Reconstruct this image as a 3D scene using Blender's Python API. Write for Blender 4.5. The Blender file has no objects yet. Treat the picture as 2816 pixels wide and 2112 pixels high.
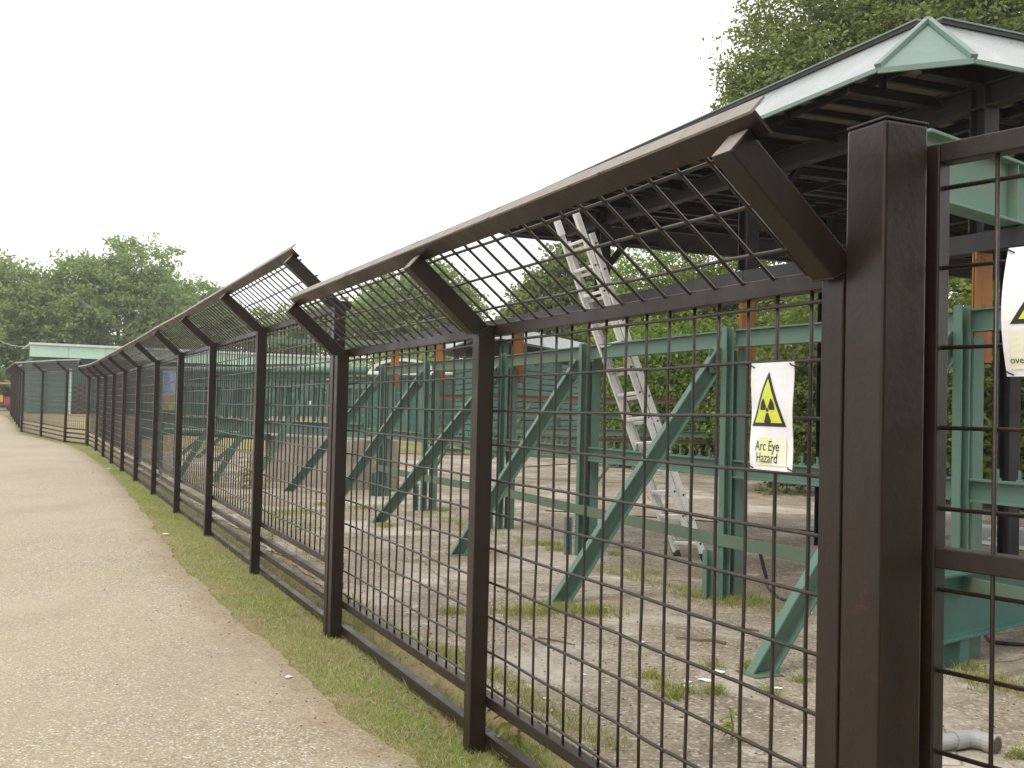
import bpy, math, random
import numpy as np
from mathutils import Vector, Matrix
random.seed(7); rng = np.random.default_rng(7)
S = bpy.context.scene
col = S.collection

# ------------------------------------------------------------------ camera
PW, PH, FPX = 2816, 2112, 2930.0
ROLL = math.radians(1.35); EYE = 1.55
PITCH = math.atan(76.0*math.cos(ROLL)/FPX)
CF = np.array([0, math.cos(PITCH), math.sin(PITCH)])
U0 = np.array([0, -math.sin(PITCH), math.cos(PITCH)]); R0 = np.array([1., 0, 0])
CR = R0*math.cos(ROLL)+U0*math.sin(ROLL); CU = U0*math.cos(ROLL)-R0*math.sin(ROLL)
CC = np.array([0, 0, EYE])
cam = bpy.data.objects.new('camera', bpy.data.cameras.new('camera'))
col.objects.link(cam)
cam.matrix_world = Matrix(((CR[0], CU[0], -CF[0], 0), (CR[1], CU[1], -CF[1], 0), (CR[2], CU[2], -CF[2], EYE), (0, 0, 0, 1)))
cam.data.sensor_fit = 'HORIZONTAL'; cam.data.sensor_width = 36.0
cam.data.lens = 36.0*FPX/PW; cam.data.clip_start = 0.05; cam.data.clip_end = 3000
S.camera = cam
S.render.resolution_x = 1024; S.render.resolution_y = 768

# ------------------------------------------------------------------ sky, sun, exposure
SUN_EL, SUN_AZ = math.radians(58), math.radians(215)      # azimuth clockwise from +Y
W = bpy.data.worlds.new("World"); S.world = W; W.use_nodes = True
nt = W.node_tree; nt.nodes.clear()
out = nt.nodes.new('ShaderNodeOutputWorld'); bg = nt.nodes.new('ShaderNodeBackground')
sky = nt.nodes.new('ShaderNodeTexSky'); sky.sky_type = 'NISHITA'; sky.sun_disc = False
sky.sun_elevation = SUN_EL; sky.sun_rotation = SUN_AZ; sky.air_density = 1.0; sky.dust_density = 4.0
mx = nt.nodes.new('ShaderNodeMix'); mx.data_type = 'RGBA'; mx.inputs[0].default_value = 0.9
mx.inputs[7].default_value = (13.6, 13.5, 13.4, 1)          # even white cloud cover
nt.links.new(sky.outputs[0], mx.inputs[6]); nt.links.new(mx.outputs[2], bg.inputs[0])
bg.inputs[1].default_value = 0.1
nt.links.new(bg.outputs[0], out.inputs[0])
sl = bpy.data.lights.new('sun', 'SUN'); sl.energy = 1.5; sl.angle = math.radians(22); sl.color = (1, .93, .82)
so = bpy.data.objects.new('sun', sl); col.objects.link(so)
sdir = Vector((math.sin(SUN_AZ)*math.cos(SUN_EL), math.cos(SUN_AZ)*math.cos(SUN_EL), math.sin(SUN_EL)))
so.rotation_euler = sdir.to_track_quat('Z', 'Y').to_euler(); so.location = (-10, -10, 30)
S.view_settings.view_transform = 'Standard'; S.view_settings.look = 'None'
S.view_settings.exposure = 0.38; S.view_settings.gamma = 1.0; S.view_settings.use_curve_mapping = False

# ------------------------------------------------------------------ geometry helpers
def V(*a): return np.array(a, float)
def unit(a): a = np.asarray(a, float); return a/np.linalg.norm(a)
def gz(y):                                             # the ground climbs gently beyond about 30 m
    t = max(0.0, min(y, 100.0)-27.0)
    return 0.017*(t*t/12.0 if t < 6 else t-3.0)
def ray(u, v): return CF+CR*(u-PW/2)/FPX-CU*(v-PH/2)/FPX
def G(u, v):
    d = ray(u, v); z = 0.0
    for _ in range(40):
        t = (z-EYE)/d[2]; p = CC+d*t; z = 0.5*z+0.5*gz(p[1])
    return p
def at_y(u, v, y): d = ray(u, v); return CC+d*(y/d[1])
def on_plane(u, v, p, n): d = ray(u, v); return CC+d*(((p-CC)@n)/(d@n))

class MB:
    def __init__(s): s.v = []; s.f = []
    def add(s, vs, fs):
        o = len(s.v); s.v += [tuple(map(float, x)) for x in vs]; s.f += [tuple(i+o for i in f) for f in fs]; return s
    def hexa(s, c):                                    # 8 corners: bottom loop, top loop
        return s.add(c, [(3, 2, 1, 0), (4, 5, 6, 7), (0, 1, 5, 4), (1, 2, 6, 5), (2, 3, 7, 6), (3, 0, 4, 7)])
    def box(s, c, size, ax=(1, 0, 0), up=(0, 0, 1)):
        ax = unit(ax); up = unit(up); sd = np.cross(up, ax); c = np.asarray(c, float)
        a, b, h = ax*size[0]/2, sd*size[1]/2, up*size[2]/2
        return s.hexa([c-a-b-h, c+a-b-h, c+a+b-h, c-a+b-h, c-a-b+h, c+a-b+h, c+a+b+h, c-a+b+h])
    def extrude(s, sec, p, q, up=(0, 0, 1), e0=None, e1=None):   # sec: 2D loop (side, up)
        p = np.asarray(p, float); q = np.asarray(q, float); d = unit(q-p); up = np.asarray(up, float)
        sd = unit(np.cross(d, up)); u2 = np.cross(sd, d); n = len(sec)
        A = [p+sd*x+u2*y for x, y in sec]; B = [q+sd*x+u2*y for x, y in sec]
        if e0 is not None: A = [a+d*(((e0[0]-a)@e0[1])/(d@e0[1])) for a in A]
        if e1 is not None: B = [a+d*(((e1[0]-a)@e1[1])/(d@e1[1])) for a in B]
        fs = [(i, (i+1) % n, n+(i+1) % n, n+i) for i in range(n)]
        fs += [tuple(range(n-1, -1, -1)), tuple(range(n, 2*n))]
        return s.add(A+B, fs)
    def bar(s, p, q, w, h, up=(0, 0, 1)):
        return s.extrude([(-w/2, -h/2), (w/2, -h/2), (w/2, h/2), (-w/2, h/2)], p, q, up)
    def rod(s, p, q, r, n=6, up=None):
        d = unit(np.asarray(q, float)-p)
        if up is None: up = (0, 0, 1) if abs(d[2]) < .9 else (0, 1, 0)
        return s.extrude([(r*math.cos(2*math.pi*i/n), r*math.sin(2*math.pi*i/n)) for i in range(n)], p, q, up)
    def ibeam(s, p, q, w, h, tf, tw, up=(0, 0, 1)):
        a, b, t = w/2, h/2, tw/2
        return s.extrude([(-a, -b), (a, -b), (a, -b+tf), (t, -b+tf), (t, b-tf), (a, b-tf), (a, b), (-a, b), (-a, b-tf), (-t, b-tf), (-t, -b+tf), (-a, -b+tf)], p, q, up)
    def channel(s, p, q, w, h, t, up=(0, 0, 1)):        # web at -side, flanges to +side
        return s.extrude([(0, -h/2), (w, -h/2), (w, -h/2+t), (t, -h/2+t), (t, h/2-t), (w, h/2-t), (w, h/2), (0, h/2)], p, q, up)
    def pipe(s, pts, r, n=8):
        pts = [np.asarray(p, float) for p in pts]; m = len(pts); prev = None; rings = []
        for i, p in enumerate(pts):
            d = unit(pts[min(i+1, m-1)]-pts[max(i-1, 0)])
            if prev is None:
                prev = unit(np.cross(d, (0, 0, 1) if abs(d[2]) < .9 else (1, 0, 0)))
            a = unit(prev-d*(prev@d)); b = np.cross(d, a); prev = a
            rr = r[i] if hasattr(r, '__len__') else r
            rings.append([p+rr*(a*math.cos(2*math.pi*k/n)+b*math.sin(2*math.pi*k/n)) for k in range(n)])
        fs = []
        for i in range(m-1):
            for k in range(n): fs.append((i*n+k, i*n+(k+1) % n, (i+1)*n+(k+1) % n, (i+1)*n+k))
        fs += [tuple(range(n-1, -1, -1)), tuple(range((m-1)*n, m*n))]
        return s.add([x for r_ in rings for x in r_], fs)
    def mesh(s, name):
        m = bpy.data.meshes.new(name); m.from_pydata(s.v, [], s.f); m.update(); return m
    def build(s, name, mat, parent=None, bevel=0, smooth=False, recalc=True):
        m = s.mesh(name)
        if recalc:
            import bmesh
            b = bmesh.new(); b.from_mesh(m); bmesh.ops.recalc_face_normals(b, faces=b.faces); b.to_mesh(m); b.free()
        return link(name, m, mat, parent, bevel, smooth)

def link(name, m, mat, parent=None, bevel=0, smooth=False, loc=None):
    if mat is not None and not m.materials: m.materials.append(mat)
    o = bpy.data.objects.new(name, m); col.objects.link(o)
    if parent is not None: o.parent = parent
    if loc is not None: o.location = loc
    if bevel:
        b = o.modifiers.new('bevel', 'BEVEL'); b.width = bevel; b.segments = 2; b.limit_method = 'ANGLE'; b.angle_limit = math.radians(40)
        b.harden_normals = False
    if smooth:
        for p in m.polygons: p.use_smooth = True
    return o
def thing(name, label, cat, group=None):
    o = bpy.data.objects.new(name, None); col.objects.link(o); return tag(o, label, cat, group)
def tag(o, label=None, cat=None, group=None, kind=None):
    if label: o['label'] = label
    if cat: o['category'] = cat
    if group: o['group'] = group
    if kind: o['kind'] = kind
    return o

# ------------------------------------------------------------------ materials
def new_mat(name):
    m = bpy.data.materials.new(name); m.use_nodes = True
    t = m.node_tree; b = t.nodes['Principled BSDF']; return m, t, b
def coord(t, scale=(1, 1, 1), kind='Object'):
    c = t.nodes.new('ShaderNodeTexCoord'); mp = t.nodes.new('ShaderNodeMapping'); mp.inputs['Scale'].default_value = scale
    if kind == 'World':
        g = t.nodes.new('ShaderNodeNewGeometry'); t.links.new(g.outputs['Position'], mp.inputs[0])
    else: t.links.new(c.outputs[kind], mp.inputs[0])
    return mp.outputs[0]
def noise(t, vec, scale, detail=4, rough=.55, dist=0):
    n = t.nodes.new('ShaderNodeTexNoise'); n.inputs['Scale'].default_value = scale; n.inputs['Detail'].default_value = detail
    n.inputs['Roughness'].default_value = rough; n.inputs['Distortion'].default_value = dist
    if vec is not None: t.links.new(vec, n.inputs['Vector'])
    return n.outputs[0]
def ramp(t, fac, stops):
    r = t.nodes.new('ShaderNodeValToRGB'); e = r.color_ramp.elements
    while len(e) < len(stops): e.new(.5)
    for el, (p, c) in zip(e, stops):
        el.position = p; el.color = (c, c, c, 1) if isinstance(c, (int, float)) else (*c, 1)
    t.links.new(fac, r.inputs[0]); return r.outputs[0]
def mix(t, fac, a, b, blend='MIX'):
    m = t.nodes.new('ShaderNodeMix'); m.data_type = 'RGBA'; m.blend_type = blend
    for sock, val in ((m.inputs[0], fac), (m.inputs[6], a), (m.inputs[7], b)):
        if hasattr(val, 'is_linked') or hasattr(val, 'links'): t.links.new(val, sock)
        elif isinstance(val, (int, float)): sock.default_value = val
        else: sock.default_value = (*val, 1)
    return m.outputs[2]
def bump(t, b, h, strength, dist):
    n = t.nodes.new('ShaderNodeBump'); n.inputs['Strength'].default_value = strength; n.inputs['Distance'].default_value = dist
    t.links.new(h, n.inputs['Height']); t.links.new(n.outputs[0], b.inputs['Normal'])

def paint(name, base, dirt, rough=.5, streak=.35, rust=None, rust_amt=.62, spec=.4, bumps=.25, fine=60, fleck=.35):
    m, t, b = new_mat(name); v = coord(t, kind='World')
    sv = coord(t, (1, 1, .12), 'World')
    n1 = noise(t, v, 3.0, 5, .6); n2 = noise(t, sv, 14, 4, .6)
    k = mix(t, ramp(t, n2, [(.42, 0.0), (.75, streak)]), base, dirt)
    k = mix(t, ramp(t, n1, [(.45, 0.0), (.8, .45)]), k, tuple(min(1, c*1.35) for c in base))
    if rust:
        n3 = noise(t, v, 9.0, 6, .7); k = mix(t, ramp(t, n3, [(rust_amt, 0.0), (rust_amt+.06, .85)]), k, rust)
    n4 = noise(t, v, fine*5, 2, .5)
    k = mix(t, ramp(t, n4, [(.70, 0.0), (.76, fleck)]), k, tuple(min(1, c*2.2+.05) for c in base))
    t.links.new(k, b.inputs['Base Color'])
    t.links.new(ramp(t, n1, [(.3, max(.05, rough-.1)), (.7, min(1, rough+.15))]), b.inputs['Roughness'])
    b.inputs['Specular IOR Level'].default_value = spec
    bump(t, b, noise(t, v, fine, 3, .6), bumps, .002)
    return m
M = {}
M['brown'] = paint('brown_paint', (.0150, .0086, .0055), (.030, .018, .0095), .42, .6, (.05, .017, .007), .64, .38, .45, 45, .6)
M['wire'] = paint('brown_wire_paint', (.022, .0145, .010), (.038, .024, .015), .38, .4, (.075, .028, .012), .60, .5, .3)
M['brown_skylit_dusty'] = paint('skylit_dusty_brown_paint', (.26, .235, .215), (.15, .13, .11), .8, .6, (.05, .035, .025), .58, .3, .5, 120)  # dusty brown, paled further to paint in sky light on upturned steel
M['green'] = paint('green_paint', (.082, .158, .124), (.115, .145, .095), .55, .6, (.10, .055, .022), .645, .4)
M['green_dirty'] = paint('weathered_green_paint', (.090, .142, .102), (.125, .125, .070), .65, .8, (.11, .06, .025), .64, .3)
M['green_deep'] = paint('deep_green_paint', (.040, .118, .098), (.048, .098, .078), .6, .4, None)
M['mint'] = paint('mint_paint', (.40, .60, .49), (.44, .58, .48), .5, .4, None)
M['beam_mint'] = paint('streaked_mint_paint', (.125, .235, .185), (.19, .20, .11), .6, .8, (.16, .08, .04), .70, .3)
M['fascia'] = paint('grey_green_metal', (.235, .265, .26), (.19, .22, .215), .30, .3, None, spec=.5, bumps=.05)
M['trim'] = paint('green_trim', (.15, .215, .187), (.11, .165, .14), .5, .3, None)
M['dark'] = paint('dark_steel', (.020, .019, .018), (.03, .028, .025), .5, .3, None)
M['orange'] = paint('orange_primer', (.31, .125, .024), (.17, .065, .02), .6, .8, (.10, .035, .014), .6)
M['rustrail'] = paint('rusty_steel', (.11, .075, .045), (.10, .095, .06), .75, .6, (.09, .04, .018), .58)
M['galv'] = paint('grey_plastic', (.30, .30, .30), (.22, .22, .21), .45, .4, None)
M['roofgrey'] = paint('pale_roof_sheet', (.52, .55, .56), (.42, .46, .46), .5, .3, None)
M['soffit'] = paint('soffit_board', (.30, .235, .165), (.23, .175, .12), .8, .5, None)
def alu():
    m, t, b = new_mat('aluminium'); v = coord(t, kind='World')
    t.links.new(ramp(t, noise(t, v, 30, 4), [(.3, (.74, .73, .71)), (.7, (.90, .89, .87))]), b.inputs['Base Color'])
    b.inputs['Metallic'].default_value = .2; b.inputs['Roughness'].default_value = .42
    return m
M['alu'] = alu()
def concrete():
    m, t, b = new_mat('cast_concrete'); v = coord(t, kind='World'); sv = coord(t, (1, 1, .15), 'World')
    k = ramp(t, noise(t, v, 4, 8, .7), [(.3, (.20, .175, .14)), (.7, (.36, .33, .28))])
    k = mix(t, ramp(t, noise(t, sv, 9, 4), [(.45, 0.0), (.7, .6)]), k, (.12, .105, .08))
    t.links.new(k, b.inputs['Base Color']); b.inputs['Roughness'].default_value = .9
    bump(t, b, noise(t, v, 40, 6), .5, .01); return m
M['concrete'] = concrete()
def flat(name, c, rough=.5, spec=.4):
    m, t, b = new_mat(name)
    v = coord(t, kind='World'); f = ramp(t, noise(t, v, 25, 3), [(.35, tuple(x*.94 for x in c)), (.65, c)])
    t.links.new(f, b.inputs['Base Color']); b.inputs['Roughness'].default_value = rough; b.inputs['Specular IOR Level'].default_value = spec
    return m
M['white'] = flat('white_plastic', (.80, .80, .82), .35); M['yellow'] = flat('sign_yellow', (.62, .70, .07), .4)
M['paleyellow'] = flat('faded_yellow', (.72, .76, .40), .4); M['palest'] = flat('faded_pale_yellow', (.78, .79, .62), .4)
M['black'] = flat('print_black', (.022, .016, .014), .4)
M['red'] = flat('red_enamel', (.30, .035, .025), .4); M['amber'] = flat('amber_enamel', (.55, .28, .04), .4); M['tan'] = flat('tan_roof', (.42, .30, .20), .7)
M['cable'] = flat('black_cable', (.03, .028, .026), .6); M['paper'] = flat('white_scrap', (.75, .75, .74), .6)
M['wood'] = flat('grey_twig', (.16, .11, .07), .9); M['glassdark'] = flat('dark_glass', (.02, .022, .024), .15, .6)
M['blue'] = flat('poster_blue', (.30, .42, .62), .5); M['poster_green'] = flat('poster_green', (.34, .40, .07), .5); M['poster_sand'] = flat('poster_sand', (.33, .25, .12), .5)
M['navy'] = flat('navy_board', (.03, .035, .09), .5)

def path_mat():
    m, t, b = new_mat('bonded_gravel_path'); v = coord(t, kind='World')
    vo = t.nodes.new('ShaderNodeTexVoronoi'); vo.inputs['Scale'].default_value = 95; t.links.new(v, vo.inputs['Vector'])
    sep = t.nodes.new('ShaderNodeSeparateColor'); t.links.new(vo.outputs['Color'], sep.inputs[0])
    st = ramp(t, sep.outputs[0], [(0, (.19, .158, .115)), (.35, (.335, .295, .215)), (.62, (.415, .355, .25)), (.84, (.37, .335, .28)), (.95, (.60, .56, .47)), (1, (.76, .73, .66))])
    k = mix(t, ramp(t, vo.outputs['Distance'], [(.40, 0.0), (.75, .7)]), st, (.19, .15, .10))
    k = mix(t, ramp(t, noise(t, v, .9, 6, .65), [(.38, 0.0), (.70, .6)]), k, (.32, .262, .178))
    k = mix(t, ramp(t, noise(t, v, .45, 4, .6), [(.42, 0.0), (.70, .28)]), k, (.45, .40, .31))
    k = mix(t, ramp(t, noise(t, coord(t, (1.6, .35, 1), 'World'), .8, 5, .6), [(.50, 0.0), (.68, .35)]), k, (.25, .205, .15))
    k = mix(t, ramp(t, noise(t, v, 7, 6, .75), [(.60, 0.0), (.70, .35)]), k, (.17, .12, .08))
    ad = t.nodes.new('ShaderNodeAttribute'); ad.attribute_name = 'edge_dirt'
    ma = t.nodes.new('ShaderNodeMath'); ma.operation = 'MULTIPLY_ADD'; t.links.new(noise(t, v, 3.2, 7, .7), ma.inputs[0]); ma.inputs[1].default_value = 1.5; ma.inputs[2].default_value = -.75
    mb2 = t.nodes.new('ShaderNodeMath'); mb2.operation = 'ADD'; t.links.new(ma.outputs[0], mb2.inputs[0]); t.links.new(ad.outputs['Fac'], mb2.inputs[1])
    k = mix(t, ramp(t, mb2.outputs[0], [(.38, 0.0), (.92, .75)]), k, ramp(t, noise(t, v, 30, 5, .7), [(.35, (.16, .12, .072)), (.65, (.32, .255, .16))]))
    t.links.new(k, b.inputs['Base Color']); b.inputs['Roughness'].default_value = .85; b.inputs['Specular IOR Level'].default_value = .25
    bump(t, b, vo.outputs['Distance'], .5, .004); return m
def soil_mat():
    m, t, b = new_mat('dry_soil'); v = coord(t, kind='World')
    k = ramp(t, noise(t, v, 5, 9, .7), [(.3, (.17, .125, .072)), (.55, (.27, .20, .12)), (.75, (.38, .31, .20))])
    k = mix(t, ramp(t, noise(t, v, 55, 5, .7), [(.58, 0.0), (.68, .6)]), k, (.40, .34, .25))
    k = mix(t, ramp(t, noise(t, v, 1.6, 5, .6), [(.42, 0.0), (.62, .65)]), k, (.20, .22, .075))
    t.links.new(k, b.inputs['Base Color']); b.inputs['Roughness'].default_value = .95; b.inputs['Specular IOR Level'].default_value = .15
    bump(t, b, noise(t, v, 40, 6, .7), .8, .02); return m
def yard_mat():
    m, t, b = new_mat('worn_yard_surface'); v = coord(t, kind='World')
    k = ramp(t, noise(t, v, 1.3, 9, .72), [(.30, (.150, .125, .094)), (.5, (.235, .20, .152)), (.7, (.34, .295, .23))])
    vo = t.nodes.new('ShaderNodeTexVoronoi'); vo.inputs['Scale'].default_value = 60; t.links.new(v, vo.inputs['Vector'])
    sep = t.nodes.new('ShaderNodeSeparateColor'); t.links.new(vo.outputs['Color'], sep.inputs[0])
    k = mix(t, ramp(t, sep.outputs[0], [(.0, .55), (.3, .0), (.72, .0), (.95, .75)]), k, ramp(t, sep.outputs[1], [(.4, (.10, .08, .055)), (.6, (.46, .41, .33))]))
    k = mix(t, ramp(t, noise(t, v, .7, 6, .65, .6), [(.50, 0.0), (.60, .6)]), k, (.47, .435, .375))
    k = mix(t, ramp(t, noise(t, v, 2.6, 7, .75, .8), [(.58, 0.0), (.66, .6)]), k, (.62, .59, .53))
    k = mix(t, ramp(t, noise(t, v, 1.9, 6, .7, .5), [(.60, 0.0), (.72, .65)]), k, (.085, .07, .052))
    k = mix(t, ramp(t, noise(t, v, 11, 8, .75), [(.60, 0.0), (.70, .7)]), k, (.10, .078, .055))
    k = mix(t, ramp(t, noise(t, v, .33, 4, .6), [(.50, 0.0), (.66, .5)]), k, (.185, .135, .085))
    # hairline cracks
    wv = mix(t, .06, v, noise(t, v, 2.2, 4), 'LINEAR_LIGHT')
    vc = t.nodes.new('ShaderNodeTexVoronoi'); vc.feature = 'DISTANCE_TO_EDGE'; vc.inputs['Scale'].default_value = .36; t.links.new(wv, vc.inputs['Vector'])
    k = mix(t, ramp(t, vc.outputs['Distance'], [(.0012, .75), (.004, 0.0)]), k, (.075, .06, .04))
    t.links.new(k, b.inputs['Base Color']); b.inputs['Roughness'].default_value = .92; b.inputs['Specular IOR Level'].default_value = .2
    bump(t, b, noise(t, v, 70, 6, .7), .6, .008); return m
def lawn_mat():
    m, t, b = new_mat('dry_lawn'); v = coord(t, kind='World')
    k = ramp(t, noise(t, v, .5, 8, .7), [(.3, (.10, .12, .03)), (.5, (.22, .21, .07)), (.7, (.33, .29, .13))])
    t.links.new(k, b.inputs['Base Color']); b.inputs['Roughness'].default_value = .95
    bump(t, b, noise(t, v, 30, 5), .8, .05); return m
M['path'] = path_mat(); M['soil'] = soil_mat(); M['yard'] = yard_mat(); M['lawn'] = lawn_mat()
def leaf_mat(name, stops, trans=.35):
    m, t, b = new_mat(name); nd = t.nodes; g = nd.new('ShaderNodeNewGeometry')
    k = ramp(t, g.outputs['Random Per Island'], stops)
    v = coord(t, kind='World'); k = mix(t, ramp(t, noise(t, v, .55, 3), [(.4, 0.0), (.7, .5)]), k, stops[-1][1])
    t.links.new(k, b.inputs['Base Color']); b.inputs['Roughness'].default_value = .55; b.inputs['Specular IOR Level'].default_value = .3
    tr = nd.new('ShaderNodeBsdfTranslucent'); ms = nd.new('ShaderNodeMixShader'); ms.inputs[0].default_value = trans
    t.links.new(mix(t, .5, k, (.26, .36, .05)), tr.inputs[0])
    t.links.new(b.outputs[0], ms.inputs[1]); t.links.new(tr.outputs[0], ms.inputs[2])
    t.links.new(ms.outputs[0], nd['Material Output'].inputs[0]); return m
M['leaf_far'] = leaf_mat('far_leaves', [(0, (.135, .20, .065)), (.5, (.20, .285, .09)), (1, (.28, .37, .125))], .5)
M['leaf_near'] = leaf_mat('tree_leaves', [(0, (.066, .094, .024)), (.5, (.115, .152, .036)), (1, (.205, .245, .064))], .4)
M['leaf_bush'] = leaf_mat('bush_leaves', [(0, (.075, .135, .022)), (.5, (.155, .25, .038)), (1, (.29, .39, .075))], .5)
M['grass'] = leaf_mat('grass_blades', [(0, (.17, .265, .05)), (.45, (.25, .36, .075)), (.74, (.38, .42, .15)), (1, (.62, .55, .32))], .4)
M['weed'] = leaf_mat('weed_leaves', [(0, (.13, .18, .035)), (.5, (.22, .27, .06)), (1, (.46, .40, .16))], .4)
M['bark'] = paint('bark', (.07, .052, .036), (.045, .04, .025), .95, .6, None, spec=.1, bumps=.8, fine=12)

# ------------------------------------------------------------------ ground sheets
def sheet(name, rows, mat, dz):                        # rows: list of lists of (x, y)
    vs, fs = [], []; n = len(rows[0])
    for r in rows:
        for (x, y) in r: vs.append((x, y, gz(y)+dz))
    for j in range(len(rows)-1):
        for i in range(n-1): fs.append((j*n+i, j*n+i+1, (j+1)*n+i+1, (j+1)*n+i))
    m = bpy.data.meshes.new(name); m.from_pydata(vs, [], fs); m.update()
    o = link(name, m, mat); return tag(o, kind='structure')
ys = [-12, -4, 0, 3, 6, 9, 12, 16, 20, 24, 27, 28.5, 30, 31.5, 33, 36, 42, 50, 62, 78, 99, 101, 140, 220, 400, 900]
xs = [-900, -300, -120, -60, -35, -20, -10, -4, 0, 4, 10, 20, 35, 60, 120, 300, 900]
sheet('ground', [[(x, y) for x in xs] for y in ys], M['soil'], 0.0)

# fence lines
P1 = G(1303, 2065); P2 = G(919, 1755); P4 = G(699, 1579); P5 = G(570, 1475); P6 = G(484, 1411.7); P7 = G(420.6, 1361)
D1 = unit(P2-P1); N1 = V(D1[1], -D1[0], 0)              # along the fence (away), into the yard
P0 = on_plane(2317, 1150, P1, N1); P0[2] = 0
P12 = V(-12.7, 32.7, 0); run2 = [P2+D1*.115, P4, P5, P6, P7]+[P7+(P12-P7)*k/5 for k in range(1, 6)]
run2.append(V(-14.0, 35.3, 0))
for p in run2: p[2] = gz(p[1])
run3 = [V(-14.15, 35.6, 0), V(-15.4, 36.85, 0), V(-17.8, 40.4, 0), V(-20.1, 43.8, 0)]
for k in range(1, 7): run3.append(V(-20.1-10.9*k/6, 43.8+22.2*k/6, 0))
for p in run3: p[2] = gz(p[1])

# path: polygon on the left of the grass edge
edge = [(1.3, .6), (.35, 2.6)]+[tuple(G(u, v)[:2]) for u, v in ((1120, 2090), (1010, 2010), (900, 1926), (786, 1821), (682, 1728), (577, 1634), (495, 1552), (440, 1475), (396, 1409), (341, 1343), (297, 1293.5), (231, 1244), (181, 1222), (110, 1205.5), (62, 1196), (24, 1150))]
edge = [(2.6, -2.5)]+edge+[(-36, 74), (-55, 105)]
def densify(pl, step, jit):
    o = []
    for a, b in zip(pl[:-1], pl[1:]):
        a = np.array(a); b = np.array(b); n = max(1, int(np.linalg.norm(b-a)/step))
        for k in range(n): o.append(a+(b-a)*k/n)
    o.append(np.array(pl[-1])); ph = rng.uniform(0, 6, 6); s = 0; res = []
    for i, p in enumerate(o):
        if i: s += np.linalg.norm(p-o[i-1])
        j = jit*(math.sin(s*2.3+ph[0])+.7*math.sin(s*5.1+ph[1])+.5*math.sin(s*11.7+ph[2])+.4*math.sin(s*23+ph[3]))
        res.append(p+np.array([j, j*.4]))
    return res
edge_d = densify(edge, .12, .018)
po = sheet('path', [[tuple(p), (p[0]-.12, p[1]-.05), (p[0]-.34, p[1]-.14), (p[0]-.9, p[1]-.32), (p[0]-4, p[1]-1), (p[0]-14, p[1]-2.5)] for p in edge_d], M['path'], .008)
at = po.data.attributes.new('edge_dirt', 'FLOAT', 'POINT'); at.data.foreach_set('value', np.tile([1.0, .72, .36, .0, .0, .0], len(edge_d)).astype(np.float32))

# yard: inside the fence, and the lawn beyond it
yl = [P0-D1*3+N1*.42, P0+N1*.42, P1+N1*.42, P2+N1*.42, P4+N1*.46, P5+N1*.46, P6+N1*.46, P7+N1*.5, P12+N1*.5]
ylc = densify([tuple(p[:2]) for p in yl], .15, .03)
sheet('yard', [[tuple(p), (p[0]+1.5, p[1]+.3), (p[0]+6, p[1]+1), (p[0]+16, p[1]+2.4), (p[0]+45, p[1]+5)] for p in ylc], M['yard'], .010)
sheet('lawn', [[(x, y) for x in (-11, -5, 0, 8, 20, 60)] for y in (35, 36, 39, 43, 48, 55, 68, 99, 101)], M['lawn'], .018)
sheet('far_path', [[(-16.5, y), (-12, y+.5), (-4, y+1), (6, y+.5), (20, y)] for y in (46.0, 49, 53)], M['path'], .026)

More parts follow.
